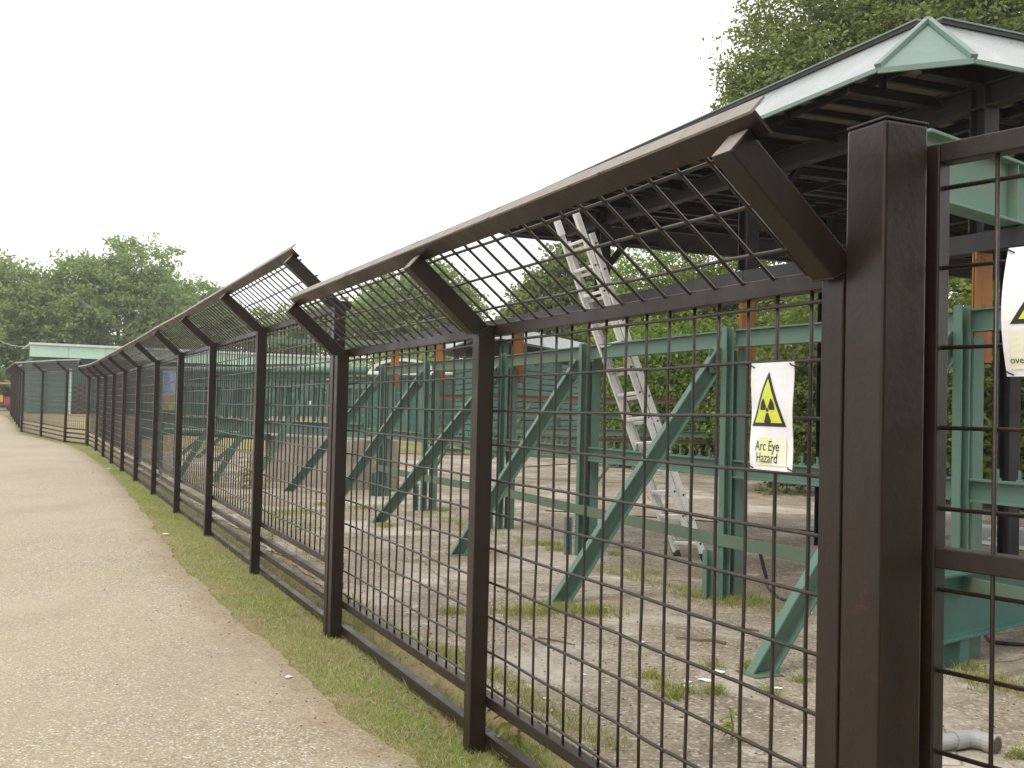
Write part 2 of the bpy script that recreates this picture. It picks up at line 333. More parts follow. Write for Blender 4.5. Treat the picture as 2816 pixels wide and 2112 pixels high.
# ------------------------------------------------------------------ brown mesh fences
WR = .006
def post_mesh(H, w=.08): return MB().box((0, 0, H/2-.06), (w, w, H+.12)).mesh('post')
def rot_z(d): return math.atan2(d[1], d[0])
ARM = V(.355, .315)                                      # out, up
def fence(name, label, posts, Hs, wire_z, rails, dv, detail, first_arm=True, bev=.004, group=None):
    """posts carry outward arms; detail = number of first bays whose wires are separate pieces"""
    T = thing(name, label, 'fence', group); T.location = posts[0]; o0 = posts[0]
    nb = len(posts)-1; dirs = [unit((posts[i+1]-posts[i])*V(1, 1, 0)) for i in range(nb)]
    for i, p in enumerate(posts):
        d = dirs[min(i, nb-1)] if i == 0 else unit(dirs[i-1]+dirs[min(i, nb-1)])
        nout = V(-d[1], d[0], 0); H = Hs[i] if hasattr(Hs, '__len__') else Hs
        b = bev if i < detail+1 else 0
        MB().box(p-o0+V(0, 0, H/2-.05), (.08, .08, H+.1), d).build('post', M['brown'], T, b)
        a = unit(nout*ARM[0]+V(0, 0, ARM[1])); up = unit(np.cross(d, a)); up = up if up[2] > 0 else -up
        L = math.hypot(*ARM); q0 = p-o0+V(0, 0, H)-up*.04-a*.02; q1 = q0+a*(L-.012)
        # arm, mitred onto the post top
        mn = unit(a+V(0, 0, 1)); mp = p-o0+V(0, 0, H-.014)
        MB().extrude([(-.04, -.04), (.04, -.04), (.04, .04), (-.04, .04)], q0-a*.03, q1, up, e0=(mp, mn)).build('arm', M['brown'], T, b)
        if i < detail+1:
            sd_ = unit(np.cross(a, up)); cs_ = []
            for x_, y_ in ((-.0415, -.0415), (.0415, -.0415), (.0415, .0415), (-.0415, .0415)):
                c_ = q0+sd_*x_+up*y_; cs_.append(c_+a*(((mp-c_)@mn)/(a@mn)))
            MB().add([c_-mn*.003 for c_ in cs_]+[c_+mn*.003 for c_ in cs_], [(3, 2, 1, 0), (4, 5, 6, 7), (0, 1, 5, 4), (1, 2, 6, 5), (2, 3, 7, 6), (3, 0, 4, 7)]).build('weld_bead', M['brown'], T, .002)
        if i < detail+1: MB().box(q1+a*.001, (.002, .076, .076), a, up).build('end_cap', M['brown_skylit_dusty'], T)
    for i in range(nb):
        p, q, d = posts[i]-o0, posts[i+1]-o0, dirs[i]; nout = V(-d[1], d[0], 0)
        H = Hs[i] if hasattr(Hs, '__len__') else Hs; H2 = Hs[i+1] if hasattr(Hs, '__len__') else Hs
        L = np.linalg.norm((q-p)*V(1, 1, 0)); a = unit(nout*ARM[0]+V(0, 0, ARM[1])); up = unit(np.cross(d, a)); up = up if up[2] > 0 else -up
        b = bev*.7 if i < detail else 0; e0 = .02 if i == 0 else .001; e1 = -.03 if i == nb-1 else .001; IN_ = -nout*.066
        zp, zq = V(0, 0, H), V(0, 0, H2)
        MB().bar(p+d*e0+zp+IN_-V(0, 0, .022), q-d*e1+zq+IN_-V(0, 0, .022), .05, .052).build('top_rail', M['brown'], T, b)
        for rz, rh in rails:
            MB().bar(p+d*e0+IN_+V(0, 0, rz), q-d*e1+IN_+V(0, 0, rz), .05, rh).build('bottom_rail' if rz > .1 else 'ground_rail', M['brown'], T, b)
        # angle section along the arm tips
        AL = math.hypot(*ARM); ext0 = .09 if i == 0 else 0; ext1 = .035 if i == nb-1 else 0
        t0 = p+zp+a*AL-d*ext0; t1 = q+zq+a*AL+d*ext1
        ang = [(0, 0), (0, 0)]
        sd = unit(np.cross(unit(t1-t0), up)); sg = 1 if sd@a > 0 else -1
        sec = [(sg*x, y) for x, y in ((-.065, .001), (.004, .001), (.004, .009), (-.065, .009))]
        MB().extrude(sec, t0, t1, up).build('tip_rail', M['brown'], T, 0)
        MB().extrude([(sg*x, y) for x, y in ((.0045, -.004), (.0115, -.004), (.0115, .052), (.0045, .052))], t0, t1, up).build('tip_flange', M['brown_skylit_dusty'], T, 0)
        # wires
        n = int((L-.1)/dv); s0 = (L-n*dv)/2 if n*dv+.06 < L else .06
        zb = max(r[0]+r[1]/2 for r in rails if r[0] > .1); zt = H-.046
        pieces = i < detail; allw = MB(); AS = -nout*.043+V(0, 0, H-.002); AV = V(0, 0, H)+a*(AL-.02)+up*.012-AS
        hold = None
        if pieces:
            hold = bpy.data.objects.new('mesh_panel', None); col.objects.link(hold); hold.parent = T
            hms = []
            for _ in range(5):
                hm = MB().pipe([V((L-.004)*t_, 0 if t_ in (0, 1) else random.gauss(0, .0016), 0 if t_ in (0, 1) else random.gauss(0, .0018)) for t_ in np.linspace(0, 1, 11)], WR, 6).mesh('wire'); hm.materials.append(M['wire']); hms.append(hm)
                for pl in hm.polygons: pl.use_smooth = True
            vms = []
            for _ in range(5):
                vm = MB().pipe([V(0 if t_ in (0, 1) else random.gauss(0, .0018), random.gauss(0, .0015), (zt-zb+.03)*t_) for t_ in np.linspace(0, 1, 8)], WR, 6).mesh('wire'); vm.materials.append(M['wire']); vms.append(vm)
                for pl in vm.polygons: pl.use_smooth = True
            am = MB().rod((0, 0, 0), tuple(AV), WR, 6).mesh('wire'); am.materials.append(M['wire'])
        dz = (q[2]-p[2])
        for z in wire_z:
            st = p+d*.002+V(0, 0, z)-nout*.050
            if pieces:
                o = link('wire', random.choice(hms), None, hold, loc=st); o.rotation_euler = (0, random.uniform(-.0012, .0012), rot_z(d)+random.uniform(-.001, .001))
            else: allw.rod(st, q-d*.002+V(0, 0, z)-nout*.050, WR, 4)
        for k in range(n+1):
            s = s0+k*dv
            if s > L-.05: break
            st = p+d*s+V(0, 0, zb-.015+dz*s/L)-nout*.060
            if pieces:
                o = link('wire', random.choice(vms), None, hold, loc=st); o.rotation_euler = (random.uniform(-.002, .002), random.uniform(-.002, .002), 0)
                o = link('wire', am, None, hold, loc=p+d*s+AS)
            else:
                allw.rod(st, st+V(0, 0, zt-zb+.03), WR, 4)
                w0 = p+d*s+AS+V(0, 0, dz*s/L); allw.rod(w0, w0+AV, WR, 4)
        for fr in (.14, .48, .80):
            st = p+d*.002+V(0, 0, H)+a*AL*fr+up*(.024-.004*fr)
            if pieces:
                o = link('wire', random.choice(hms), None, hold, loc=st); o.rotation_euler = (0, 0, rot_z(d))
            else: allw.rod(st, q-d*.002+V(0, 0, H2)+a*AL*fr+up*(.024-.004*fr), WR, 4)
        if not pieces:
            o = allw.build('mesh_panel', M['wire'], T, recalc=False); tag(o, kind='stuff')
    return T
wz1 = [.296+.157*k for k in range(11)]
near_fence = fence('mesh_fence', 'short brown mesh fence with outward arms beside the thick gate post, carrying a sign', [P0, P1, P2], 1.945,
                   wz1, [(.228, .048), (.055, .055)], .1435, 2)
wz2 = [.60+.160*k for k in range(11)]
long_fence = fence('mesh_fence', 'long taller brown steel mesh fence with outward arms following the curve of the path', run2, 2.28,
                   wz2, [(.46, .045), (.325, .045), (.195, .045), (.035, .05)], .16, 3)
far_fence = fence('mesh_fence', 'far brown mesh fence turning away from the path in front of the green building', run3, 2.5,
                  [.62+.16*k for k in range(12)], [(.50, .06), (.35, .06), (.20, .06), (.04, .06)], .16, 0)

# ------------------------------------------------------------------ gate post, gate
gp = P0-D1*.110+N1*.03
T = thing('gate_post', 'thick square brown steel gate post with closed cap standing between fence and gate', 'gate post'); T.location = gp
MB().box((0, 0, 1.08), (.135, .135, 2.38), D1).build('shaft', M['brown'], T, .008)
MB().box((0, 0, 2.274), (.137, .137, .008), D1).build('cap', M['brown'], T, .003)
DG = unit(V(.605, -.796, 0)); NG = V(DG[1], -DG[0], 0)
g0 = gp+N1*.130-D1*.03
g0[2] = 0
T = thing('mesh_gate', 'brown steel mesh gate hung beside the thick gate post, carrying a curled white sign', 'gate'); T.location = g0
GH = 2.235; GL = 1.15; gr = .05
MB().bar((0, 0, .06), (0, 0, GH), gr, gr, up=DG).build('stile', M['brown'], T, .004)
MB().bar(DG*GL+V(0, 0, .06), DG*GL+V(0, 0, GH), gr, gr, up=DG).build('stile', M['brown'], T, .004)
for zz in (GH-gr/2, 1.219, .09):
    MB().bar(DG*gr/2+V(0, 0, zz), DG*(GL-gr/2)+V(0, 0, zz), gr, gr if zz > 1.2 or zz < .2 else .08).build('rail', M['brown'], T, .004)
hold = bpy.data.objects.new('mesh_panel', None); col.objects.link(hold); hold.parent = T
for z in [2.126-.197*k for k in range(11)]:
    if abs(z-1.219) > .06: MB().rod(DG*.025+V(0, 0, z), DG*(GL-.025)+V(0, 0, z), WR, 6).build('wire', M['wire'], hold, smooth=True)
for k in range(8):
    s = .165+.16*k
    if s < GL-.03: MB().rod(DG*s+NG*.01+V(0, 0, .1), DG*s+NG*.01+V(0, 0, GH-.04), WR, 6).build('wire', M['wire'], hold, smooth=True)

# ------------------------------------------------------------------ signs
def text_polys(body, size, align='CENTER', spacing=1.0, xs_=1.0):
    cu = bpy.data.curves.new('txt', 'FONT'); cu.body = body; cu.size = size; cu.align_x = align; cu.space_line = .95; cu.space_character = spacing
    cu.resolution_u = 3
    o = bpy.data.objects.new('txt', cu); col.objects.link(o)
    dg = bpy.context.evaluated_depsgraph_get(); me = bpy.data.meshes.new_from_object(o.evaluated_get(dg))
    vs = [(v.co.x*xs_, v.co.y) for v in me.vertices]; fs = [tuple(p.vertices) for p in me.polygons]
    bpy.data.objects.remove(o); bpy.data.curves.remove(cu); bpy.data.meshes.remove(me)
    return vs, fs
def make_sign(name, label, org, dx, nrm, w, h, curve, text, tsize, tpos, tri, yel, align='CENTER'):
    """org: lower left corner; dx: unit width direction; nrm: towards the viewer"""
    T = thing(name, label, 'sign'); T.location = org
    def mp(x, y, lift=0.): return dx*x+V(0, 0, y)+nrm*(curve(x/w, y/h)+lift)
    nx, ny = 10, 14; vs = []; fs = []
    for lift in (0, -.0015):
        for j in range(ny+1):
            for i in range(nx+1): vs.append(mp(w*i/nx, h*j/ny, lift))
    k = (nx+1)*(ny+1)
    for j in range(ny):
        for i in range(nx):
            a = j*(nx+1)+i; fs.append((a, a+1, a+nx+2, a+nx+1)); fs.append((k+a, k+a+nx+1, k+a+nx+2, k+a+1))
    for i in range(nx):
        fs.append((i, k+i, k+i+1, i+1)); a = ny*(nx+1)+i; fs.append((a, a+1, k+a+1, k+a))
    for j in range(ny):
        a = j*(nx+1); fs.append((a, a+nx+1, k+a+nx+1, k+a)); a += nx; fs.append((a, k+a, k+a+nx+1, a+nx+1))
    MB().add(vs, fs).build('sheet', M['white'], T, smooth=False)
    def flatpoly(nm, loops, mat, lift):
        mb = MB()
        for lp in loops:                                   # convex loops, subdivided as strips towards the curve
            mb.add([mp(x, y, lift) for x, y in lp], [tuple(range(len(lp)))])
        return mb.build(nm, mat, T, recalc=False)
    def quadgrid(nm, x0, x1, y0, y1, mat, lift):
        mb = MB(); n = 6
        for i in range(n):
            xa, xb = x0+(x1-x0)*i/n, x0+(x1-x0)*(i+1)/n
            for j in range(n):
                ya, yb = y0+(y1-y0)*j/n, y0+(y1-y0)*(j+1)/n
                mb.add([mp(xa, ya, lift), mp(xb, ya, lift), mp(xb, yb, lift), mp(xa, yb, lift)], [(0, 1, 2, 3)])
        return mb.build(nm, mat, T, recalc=False)
    def trigrid(nm, a, b, c, mat, lift, n=10):
        mb = MB(); a, b, c = map(np.array, (a, b, c))
        P = lambda i, j: a+(b-a)*i/n+(c-a)*j/n
        for i in range(n):
            for j in range(n-i):
                mb.add([mp(*P(i, j), lift), mp(*P(i+1, j), lift), mp(*P(i, j+1), lift)], [(0, 1, 2)])
                if i+j < n-1: mb.add([mp(*P(i+1, j), lift), mp(*P(i+1, j+1), lift), mp(*P(i, j+1), lift)], [(0, 1, 2)])
        return mb.build(nm, mat, T, recalc=False)
    cx, y0, sd, ht = tri; ys_ = ht/(sd*.866); A = np.array([[cx-sd/2, y0], [cx+sd/2, y0], [cx, y0+ht]]); cen = A.mean(0)
    trigrid('triangle_border', A[0], A[1], A[2], M['black'], .0012)
    # rounded lower corners are drawn by the inner yellow triangle's inset
    B = cen+(A-cen)*.80
    trigrid('triangle_field', B[0], B[1], B[2], M['yellow'], .0022)
    c0 = np.array([cx, y0+ht*.30]); r1, r2 = sd*.052, sd*.215; cs = lambda a_: np.array([math.cos(a_), math.sin(a_)*ys_])
    lp = []
    for ang in (150, 30, 270):                             # three blades, as on the sign
        for s in range(4):
            a0, a1 = math.radians(ang-30+15*s), math.radians(ang-30+15*(s+1))
            lp.append([c0+r1*cs(a0), c0+r2*cs(a0), c0+r2*cs(a1), c0+r1*cs(a1)])
    c_lp = [c0+sd*.034*cs(k*math.pi/6) for k in range(12)]
    if text: flatpoly('trefoil', lp+[c_lp], M['black'], .0032)
    for (xa, xb, ya, yb, mt, lf) in yel: quadgrid('printed_patch', xa, xb, ya, yb, M[mt], lf)
    for (body, ts, tx, ty, al, sx) in tpos:
        vs, fs = text_polys(body, ts, al, 1.0, sx)
        MB().add([mp(tx+x, ty+y, .0034) for x, y in vs], fs).build('lettering', M['black'], T, recalc=False)
    for (tx, ty) in ((.008, h-.008), (w-.008, h-.008), (.008, .008), (w-.008, .008)):
        MB().pipe([mp(tx-.006, ty+.004, .003), mp(tx, ty, .006), mp(tx+.008, ty-.004, .003), mp(tx+.004, ty-.006, -.012)], .002, 5).build('cable_tie', M['cable'], T)
    return T
# first sign: on the near fence (outer face); its width runs towards the gate post
OUT1 = -N1
q0 = on_plane(2066, 1288, P1+OUT1*.014, N1); q1 = on_plane(2181, 1293, P1+OUT1*.014, N1); qt = on_plane(2068, 1000, P1+OUT1*.014, N1)
sw = np.linalg.norm((q1-q0)*V(1, 1, 0)); shh = qt[2]-q0[2]; q0[2] = q0[2]
make_sign('arc_eye_sign', 'white laminated sign with yellow triangle reading Arc Eye Hazard tied to the mesh', q0, -D1, OUT1, sw, shh,
          lambda a, b: .004+.006*math.sin(a*math.pi)*(.4+.6*math.sin(b*math.pi))+.0025*math.sin(b*9+a*3), True, 0, 
          [('Arc Eye', shh*.135, sw*.45, shh*.180, 'CENTER', .80), ('Hazard', shh*.135, sw*.45, shh*.070, 'CENTER', .80)],
          (sw*.46, shh*.405, sw*.84, shh*.512), [(sw*.20, sw*.88, shh*.045, shh*.30, 'palest', .0018), (sw*.26, sw*.56, shh*.06, shh*.30, 'paleyellow', .0026)])
# second sign: on the gate, running out of the photograph
OUTG = -NG if (-NG)@(-V(*g0[:2], 0)) > 0 else NG
b0 = on_plane(2772, 1036, g0+OUTG*.03, NG); t0_ = on_plane(2765, 684, g0+OUTG*.03, NG)
gh = t0_[2]-b0[2]
make_sign('curled_sign', 'white curled warning sheet with a yellow triangle tied to the mesh gate', b0, DG, OUTG, gh*.72, gh,
          lambda a, b: .004+.030*math.sin(b*math.pi)*(1-a)**2, False, 0,
          [('ove', gh*.075, gh*.045, gh*.10, 'LEFT', .95)], (gh*.37, gh*.40, gh*.62, gh*.53), [(gh*.05, gh*.66, gh*.055, gh*.34, 'palest', .0018)], 'LEFT')

# ------------------------------------------------------------------ green steel barrier beside the fence
DA = unit(V(-.40, .917, 0)); NA = V(DA[1], -DA[0], 0)
AF = [V(3.95, 4.62, 0), V(2.90, 6.98, 0), G(1978, 1650), G(1587, 1528), G(1368, 1456), G(1161, 1406), V(-2.30, 18.8, 0)]
BB = [None, G(2088, 1857.7), G(1535, 1660), G(1256, 1528.6), G(1036.7, 1439), V(-2.75, 16.55, 0), G(792.5, 1352)]
bar_T = thing('steel_barrier', 'green steel barrier of paired posts, bolted rails and raking props beside the mesh fence', 'barrier')
stud = MB().rod((0, 0, 0), (0, 0, .075), .010, 6).rod((0, 0, 0), (0, 0, .018), .024, 6).mesh('bolt'); stud.materials.append(M['green'])
for i, p in enumerate(AF):
    nx = AF[min(i+1, len(AF)-1)]; pv = AF[max(i-1, 0)]; d = unit(nx-pv); n = V(d[1], -d[0], 0)
    MB().channel(p-d*.02+V(0, 0, -.05), p-d*.02+V(0, 0, 2.31), .07, .085, .012, up=-n).build('post', M['green'], bar_T, .003)
    MB().ibeam(p+n*.165+V(0, 0, -.05), p+n*.165+V(0, 0, 2.12), .10, .10, .012, .010, up=d).build('post', M['green'], bar_T, .003)
    if i > 0: MB().channel(p-n*.10+d*.06+V(0, 0, -.05), p-n*.10+d*.06+V(0, 0, .42), .06, .075, .012, up=-n).build('stub_post', M['green'], bar_T, .003)
    if BB[i] is not None:
        b = BB[i]; top = p-n*.015+V(0, 0, 2.10); dd = unit(b-top)
        MB().extrude([(-.035, -.075), (.035, -.075), (.035, -.06), (-.02, -.06), (-.02, .06), (.035, .06), (.035, .075), (-.035, .075)], top, b+dd*.12, unit(np.cross(dd, d))).build('prop', M['green'], bar_T, .003)
        MB().box(p-n*.06+d*.012+V(0, 0, 2.02), (.010, .16, .20), d).build('gusset', M['green'], bar_T)
        for bz in (1.96, 2.02, 2.08): MB().rod(p-n*.085+d*-.02+V(0, 0, bz), p-n*.085+d*.02+V(0, 0, bz), .013, 6).build('bolt_head', M['green_dirty'], bar_T)
        MB().box(b+V(0, 0, .012), (.20, .20, .016), d).build('base_plate', M['green_dirty'], bar_T, .002)
    if i < len(AF)-1:
        q = nx; d = unit(q-p); n = V(d[1], -d[0], 0); off = n*.085; dirty = M['green_dirty'] if i in (3, 4, 5) else M['green']
        MB().ibeam(p+d*.06+off+V(0, 0, 2.215), q-d*.05+off+V(0, 0, 2.215), .085, .15, .014, .010).build('top_beam', dirty, bar_T, .002)
        MB().ibeam(p+d*.06+off+V(0, 0, 1.11), q-d*.05+off+V(0, 0, 1.11), .085, .15, .014, .010).build('middle_beam', dirty, bar_T, .002)
        MB().bar(p-n*.055+d*.02+V(0, 0, .515), q-n*.055+d*.015+V(0, 0, .515), .012, .105).build('low_rail', M['green_dirty'], bar_T, .002)
        L = np.linalg.norm(q-p); ns = int((L-.2)/.165)
        for k in range(ns):
            link('bolt', stud, None, bar_T, loc=p+d*(.16+k*.165)+off+V(0, 0, 1.184))

# girders behind the gate
T = thing('crane_girder', 'pale green streaked girder resting high above the barrier behind the gate', 'girder')
gd = unit(V(.766, .643, 0)); ga = V(2.30, 6.08, 3.02)
MB().ibeam(ga, ga+gd*6.5, .16, .40, .02, .015).build('beam', M['beam_mint'], T, .004)
for k in (1, 3, 5): MB().box(ga+gd*1.1*k, (.012, .14, .358), gd).build('stiffener', M['beam_mint'], T)
T = thing('low_girder', 'deep green plate girder lying low across the barrier post behind the gate', 'girder')
la = V(2.45, 6.45, .40)
MB().ibeam(la, la+gd*6.0, .16, .42, .02, .015).build('beam', M['green_deep'], T, .004)
for k in (0, 1, 2): MB().box(la+gd*(.5+2.4*k)-V(0, 0, .30), (.12, .14, .178), gd).build('foot', M['green_deep'], T)

# ------------------------------------------------------------------ canopy
can = thing('canopy', 'dark steel canopy with grey sloping metal roof edge and green corner trim over the yard', 'canopy')
zb, ztop = 3.80, 4.24; DC = unit(V(-.38, .925, 0)); NC = V(DC[1], -DC[0], 0)
c_near = V(2.29, 6.75, 0)+V(.15, -.37, 0)               # unchamfered outer corner
CLEN = 7.55; CWID = 9.5; ch = .40; inset = .56
cor = [c_near, c_near+NC*CWID, c_near+NC*CWID+DC*CLEN, c_near+DC*CLEN]
inn = [c_near+(NC+DC)*inset, c_near+NC*(CWID-inset)+DC*inset, c_near+NC*(CWID-inset)+DC*(CLEN-inset), c_near+NC*inset+DC*(CLEN-inset)]
low = []
for i in range(4):
    a, b, c = cor[i-1], cor[i], cor[(i+1) % 4]; low.append((b+unit(a-b)*ch, b+unit(c-b)*ch))
Zb, Zt = V(0, 0, zb), V(0, 0, ztop)
def slab(pts, th):
    c = np.mean(pts, 0); n = unit(np.cross(pts[1]-pts[0], pts[2]-pts[0])); n = n if n[2] > 0 else -n; k = len(pts)
    return MB().add(list(pts)+[p-n*th for p in pts], [tuple(range(k)), tuple(range(2*k-1, k-1, -1))]+[(i, (i+1) % k, k+(i+1) % k, k+i) for i in range(k)])
for i in range(4):
    j = (i+1) % 4; a0 = low[i][1]+Zb; a1 = low[j][0]+Zb; t0, t1 = inn[i]+Zt, inn[j]+Zt; nseg = 4
    for s in range(nseg):                                   # fascia sheets with open seams
        f0, f1 = s/nseg+(.0012 if s else 0), (s+1)/nseg-.0012
        slab([a0+(a1-a0)*f0, a0+(a1-a0)*f1, t0+(t1-t0)*f1, t0+(t1-t0)*f0], .012).build('roof_sheet', M['fascia'], can)
    bk = V(0, 0, .014); slab([a0-bk, a1-bk, t1-bk, t0-bk], .006).build('roof_lining', M['dark'], can)
    slab([low[i][0]+Zb, low[i][1]+Zb, inn[i]+Zt], .02).build('corner_panel', M['trim'], can)
    for e in (low[i][0], low[i][1]):
        MB().bar(e+Zb+V(0, 0, .012), inn[i]+Zt+V(0, 0, .02), .045, .03).build('corner_trim', M['trim'], can)
    MB().bar(low[i][0]+Zb-V(0, 0, .02), low[i][1]+Zb-V(0, 0, .016), .02, .035).build('eaves_trim', M['trim'], can)
    MB().bar(a0-V(0, 0, .018), a1-V(0, 0, .014), .02, .028).build('eaves_trim', M['trim'], can)
    MB().bar(t0+(t1-t0)*.012+V(0, 0, .018), t1-(t1-t0)*.012+V(0, 0, .018), .04, .03).build('ridge_trim', M['dark'], can)
    MB().bar(t0+(t1-t0)*.012+V(0, 0, .040), t1-(t1-t0)*.012+V(0, 0, .040), .06, .012).build('ridge_flashing', M['trim'], can)
MB().add([p+Zt+V(0, 0, .012) for p in inn]+[p+Zt-V(0, 0, .02) for p in inn], [(0, 1, 2, 3), (7, 6, 5, 4), (0, 4, 5, 1), (1, 5, 6, 2), (2, 6, 7, 3), (3, 7, 4, 0)]).build('roof_deck', M['roofgrey'], can)
# soffit boards between joists
IN = .50; org = c_near+(NC+DC)*IN; nb_, mb_ = 9, 7; bw = (CWID-2*IN)/nb_; bl = (CLEN-2*IN)/mb_
for i in range(nb_):
    for j in range(mb_):
        c = org+NC*(bw*(i+.5))+DC*(bl*(j+.5))+V(0, 0, 4.08)
        MB().box(c, (bl-.05, bw-.05, .012), DC).build('soffit_board', M['soffit'], can)
for j in range(mb_+1):
    for (o_, h_) in ((.0, .08),):
        s = org+DC*bl*j+V(0, 0, 4.02); a = 0
        MB().ibeam(s+NC*a, s+NC*(CWID-2*IN-a), .07, h_, .012, .01).build('joist', M['dark'], can)
for i in range(nb_+1):
    for k in (0,):
        s = org+NC*bw*(i+k)+V(0, 0, 3.95); a = 0
        MB().bar(s+DC*a, s+DC*(CLEN-2*IN-a), .04, .045).build('purlin', M['dark'], can)
for j in [x_+f_ for x_ in range(mb_) for f_ in (-.17, .17)]:
    s = org+DC*bl*(j+.5)+V(0, 0, 4.04); MB().bar(s, s+NC*(CWID-2*IN), .04, .05).build('thin_joist', M['dark'], can)
nout = 7
for j in range(nout):                                       # outriggers under the eaves
    s = c_near+DC*(.75+j*1.06)+V(0, 0, 3.77)
    MB().ibeam(s+NC*.06, s+NC*2.3, .06, .07, .01, .008).build('outrigger', M['dark'], can)
    for k in (.35, 1.35): MB().bar(s+NC*k+V(0, 0, .03), s+NC*k+V(0, 0, .17+.08*(k > .5)), .035, .035, up=DC).build('strut', M['dark'], can)
    s2 = c_near+NC*(.6+j*.85)+V(0, 0, 3.77)
    if 0 < j: MB().ibeam(s2+DC*.06, s2+DC*1.6, .06, .07, .01, .008).build('outrigger', M['dark'], can)
colpos = [AF[1]+NA*.235, AF[2]+NA*.235, AF[3]+NA*.235]
for p in colpos:
    MB().ibeam(p+V(0, 0, 2.82), p+V(0, 0, 4.0), .13, .13, .012, .010, up=DA).build('column', M['dark'], can, .002)
    for kk in (3.1, 7.3):
        q = p+NA*kk; MB().ibeam(q+V(0, 0, -.05), q+V(0, 0, 4.0), .14, .14, .012, .010, up=DA).build('column', M['dark'], can, .002)
    MB().ibeam(p-NA*.55+V(0, 0, 3.87), q+NA*.55+V(0, 0, 3.87), .10, .16, .014, .01).build('main_beam', M['dark'], can, .002)
    MB().bar(p+V(0, 0, 3.1), p+NA*.55+V(0, 0, 3.78), .06, .06).build('knee_brace', M['dark'], can)
for k in (.235, 3.335, 7.535):
    MB().ibeam(AF[1]-DA*.8+NA*k+V(0, 0, 3.72), AF[3]+DA*.9+NA*k+V(0, 0, 3.72), .10, .16, .014, .01).build('edge_beam', M['dark'], can, .002)
# dark carrier rail on orange columns: canopy support line running along the barrier
colT = thing('carrier_rail', 'dark overhead rail carried by orange steel columns along the green barrier', 'rail')
cl = [AF[i]+NA*.235 for i in range(1, 7)]
cl0 = cl[0]-DA*2.6
pts = [cl0]+cl
for a, b in zip(pts[:-1], pts[1:]):
    MB().bar(a+V(0, 0, 2.745), b+V(0, 0, 2.745), .11, .13).build('rail', M['dark'], colT, .004)
for p in cl:
    MB().ibeam(p+V(0, 0, 1.95), p+V(0, 0, 2.68), .15, .035, .012, .012, up=DA).build('column', M['orange'], colT, .002)

# ------------------------------------------------------------------ ladder
lad = thing('ladder', 'aluminium extension ladder leaning from the yard up to the canopy edge', 'ladder')
lb = V(1.98, 11.55, .01); lt = V(.60, 11.05, 3.55)
rd = unit(V(.56, -.83, 0)); rd = unit(rd-unit(lt-lb)*(rd@unit(lt-lb))); ld = unit(lt-lb); pn = unit(np.cross(ld, rd)); pn = pn if pn[0] > 0 else -pn
Ltot = np.linalg.norm(lt-lb)
for sec, (s0, s1, of, wd) in enumerate(((0, Ltot-.18, 0, .43), (.35, Ltot+.05, -.072, .36))):
    for sg in (-1, 1):
        o = lb+rd*sg*wd/2+pn*of
        MB().extrude([(-.034, -.014), (.034, -.014), (.034, .014), (.026, .014), (.026, -.006), (-.026, -.006), (-.026, .014), (-.034, .014)], o+ld*s0, o+ld*s1, rd*-sg).build('stile', M['alu'], lad, .002)
    k = 0
    while s0+.18+.28*k < s1-.1:
        c = lb+pn*of+ld*(s0+.18+.28*k)
        MB().bar(c-rd*(wd/2-.005), c+rd*(wd/2-.005), .032, .028, up=pn).build('rung', M['alu'], lad, .004)
        for sg in (-1, 1):
            MB().box(c+rd*sg*(wd/2+.0145), (.004, .022, .020), rd, pn).build('rung_end', M['glassdark'], lad)
            MB().box(c+rd*sg*(wd/2+.0145)+ld*.0+pn*.022, (.004, .010, .010), rd, pn).build('rivet', M['glassdark'], lad)
        k += 1
for sg in (-1, 1):
    o = lb+rd*sg*.215
    MB().box(o+ld*.03, (.10, .035, .08), ld, pn).build('foot', M['cable'], lad, .004)
    MB().box(lb+rd*sg*.17-pn*.072+ld*(Ltot-.02), (.16, .034, .074), ld, pn).build('end_cap', M['white'], lad, .003)

# ------------------------------------------------------------------ rear barrier across the yard
R = [V(-2.1, 25.4, 0), V(-1.0, 24.6, 0), V(1.63, 23.5, 0), V(4.43, 23.8, 0), V(7.4, 24.0, 0), V(10.6, 24.2, 0)]
rb = thing('rear_barrier', 'weathered green barrier of rails and posts crossing the back of the yard before the bushes', 'barrier')
for i, p in enumerate(R):
    MB().ibeam(p+V(0, 0, -.05), p+V(0, 0, 2.15), .13, .14, .014, .012).build('post', M['green_deep'] if i % 2 else M['green'], rb)
    if i < len(R)-1:
        q = R[i+1]; d = unit(q-p)
        for z, mt, h in ((1.86, 'rustrail', .12), (1.50, 'green_dirty', .10), (1.14, 'green_dirty', .14), (.98, 'rustrail', .08), (.60, 'green_dirty', .12)):
            MB().ibeam(p+d*.08+V(0, 0, z), q-d*.08+V(0, 0, z), .08, h, .012, .01).build('rail', M[mt], rb)
        L = np.linalg.norm(q-p)
        for k in range(int((L-.2)/.17)): link('bolt', stud, None, rb, loc=p+d*(.15+.17*k)+V(0, 0, 1.208))
        MB().bar(p+d*.3+V(.0, .02, .05), p+d*1.6+V(0, .02, 1.8), .06, .06).build('prop', M['green_dirty'], rb)
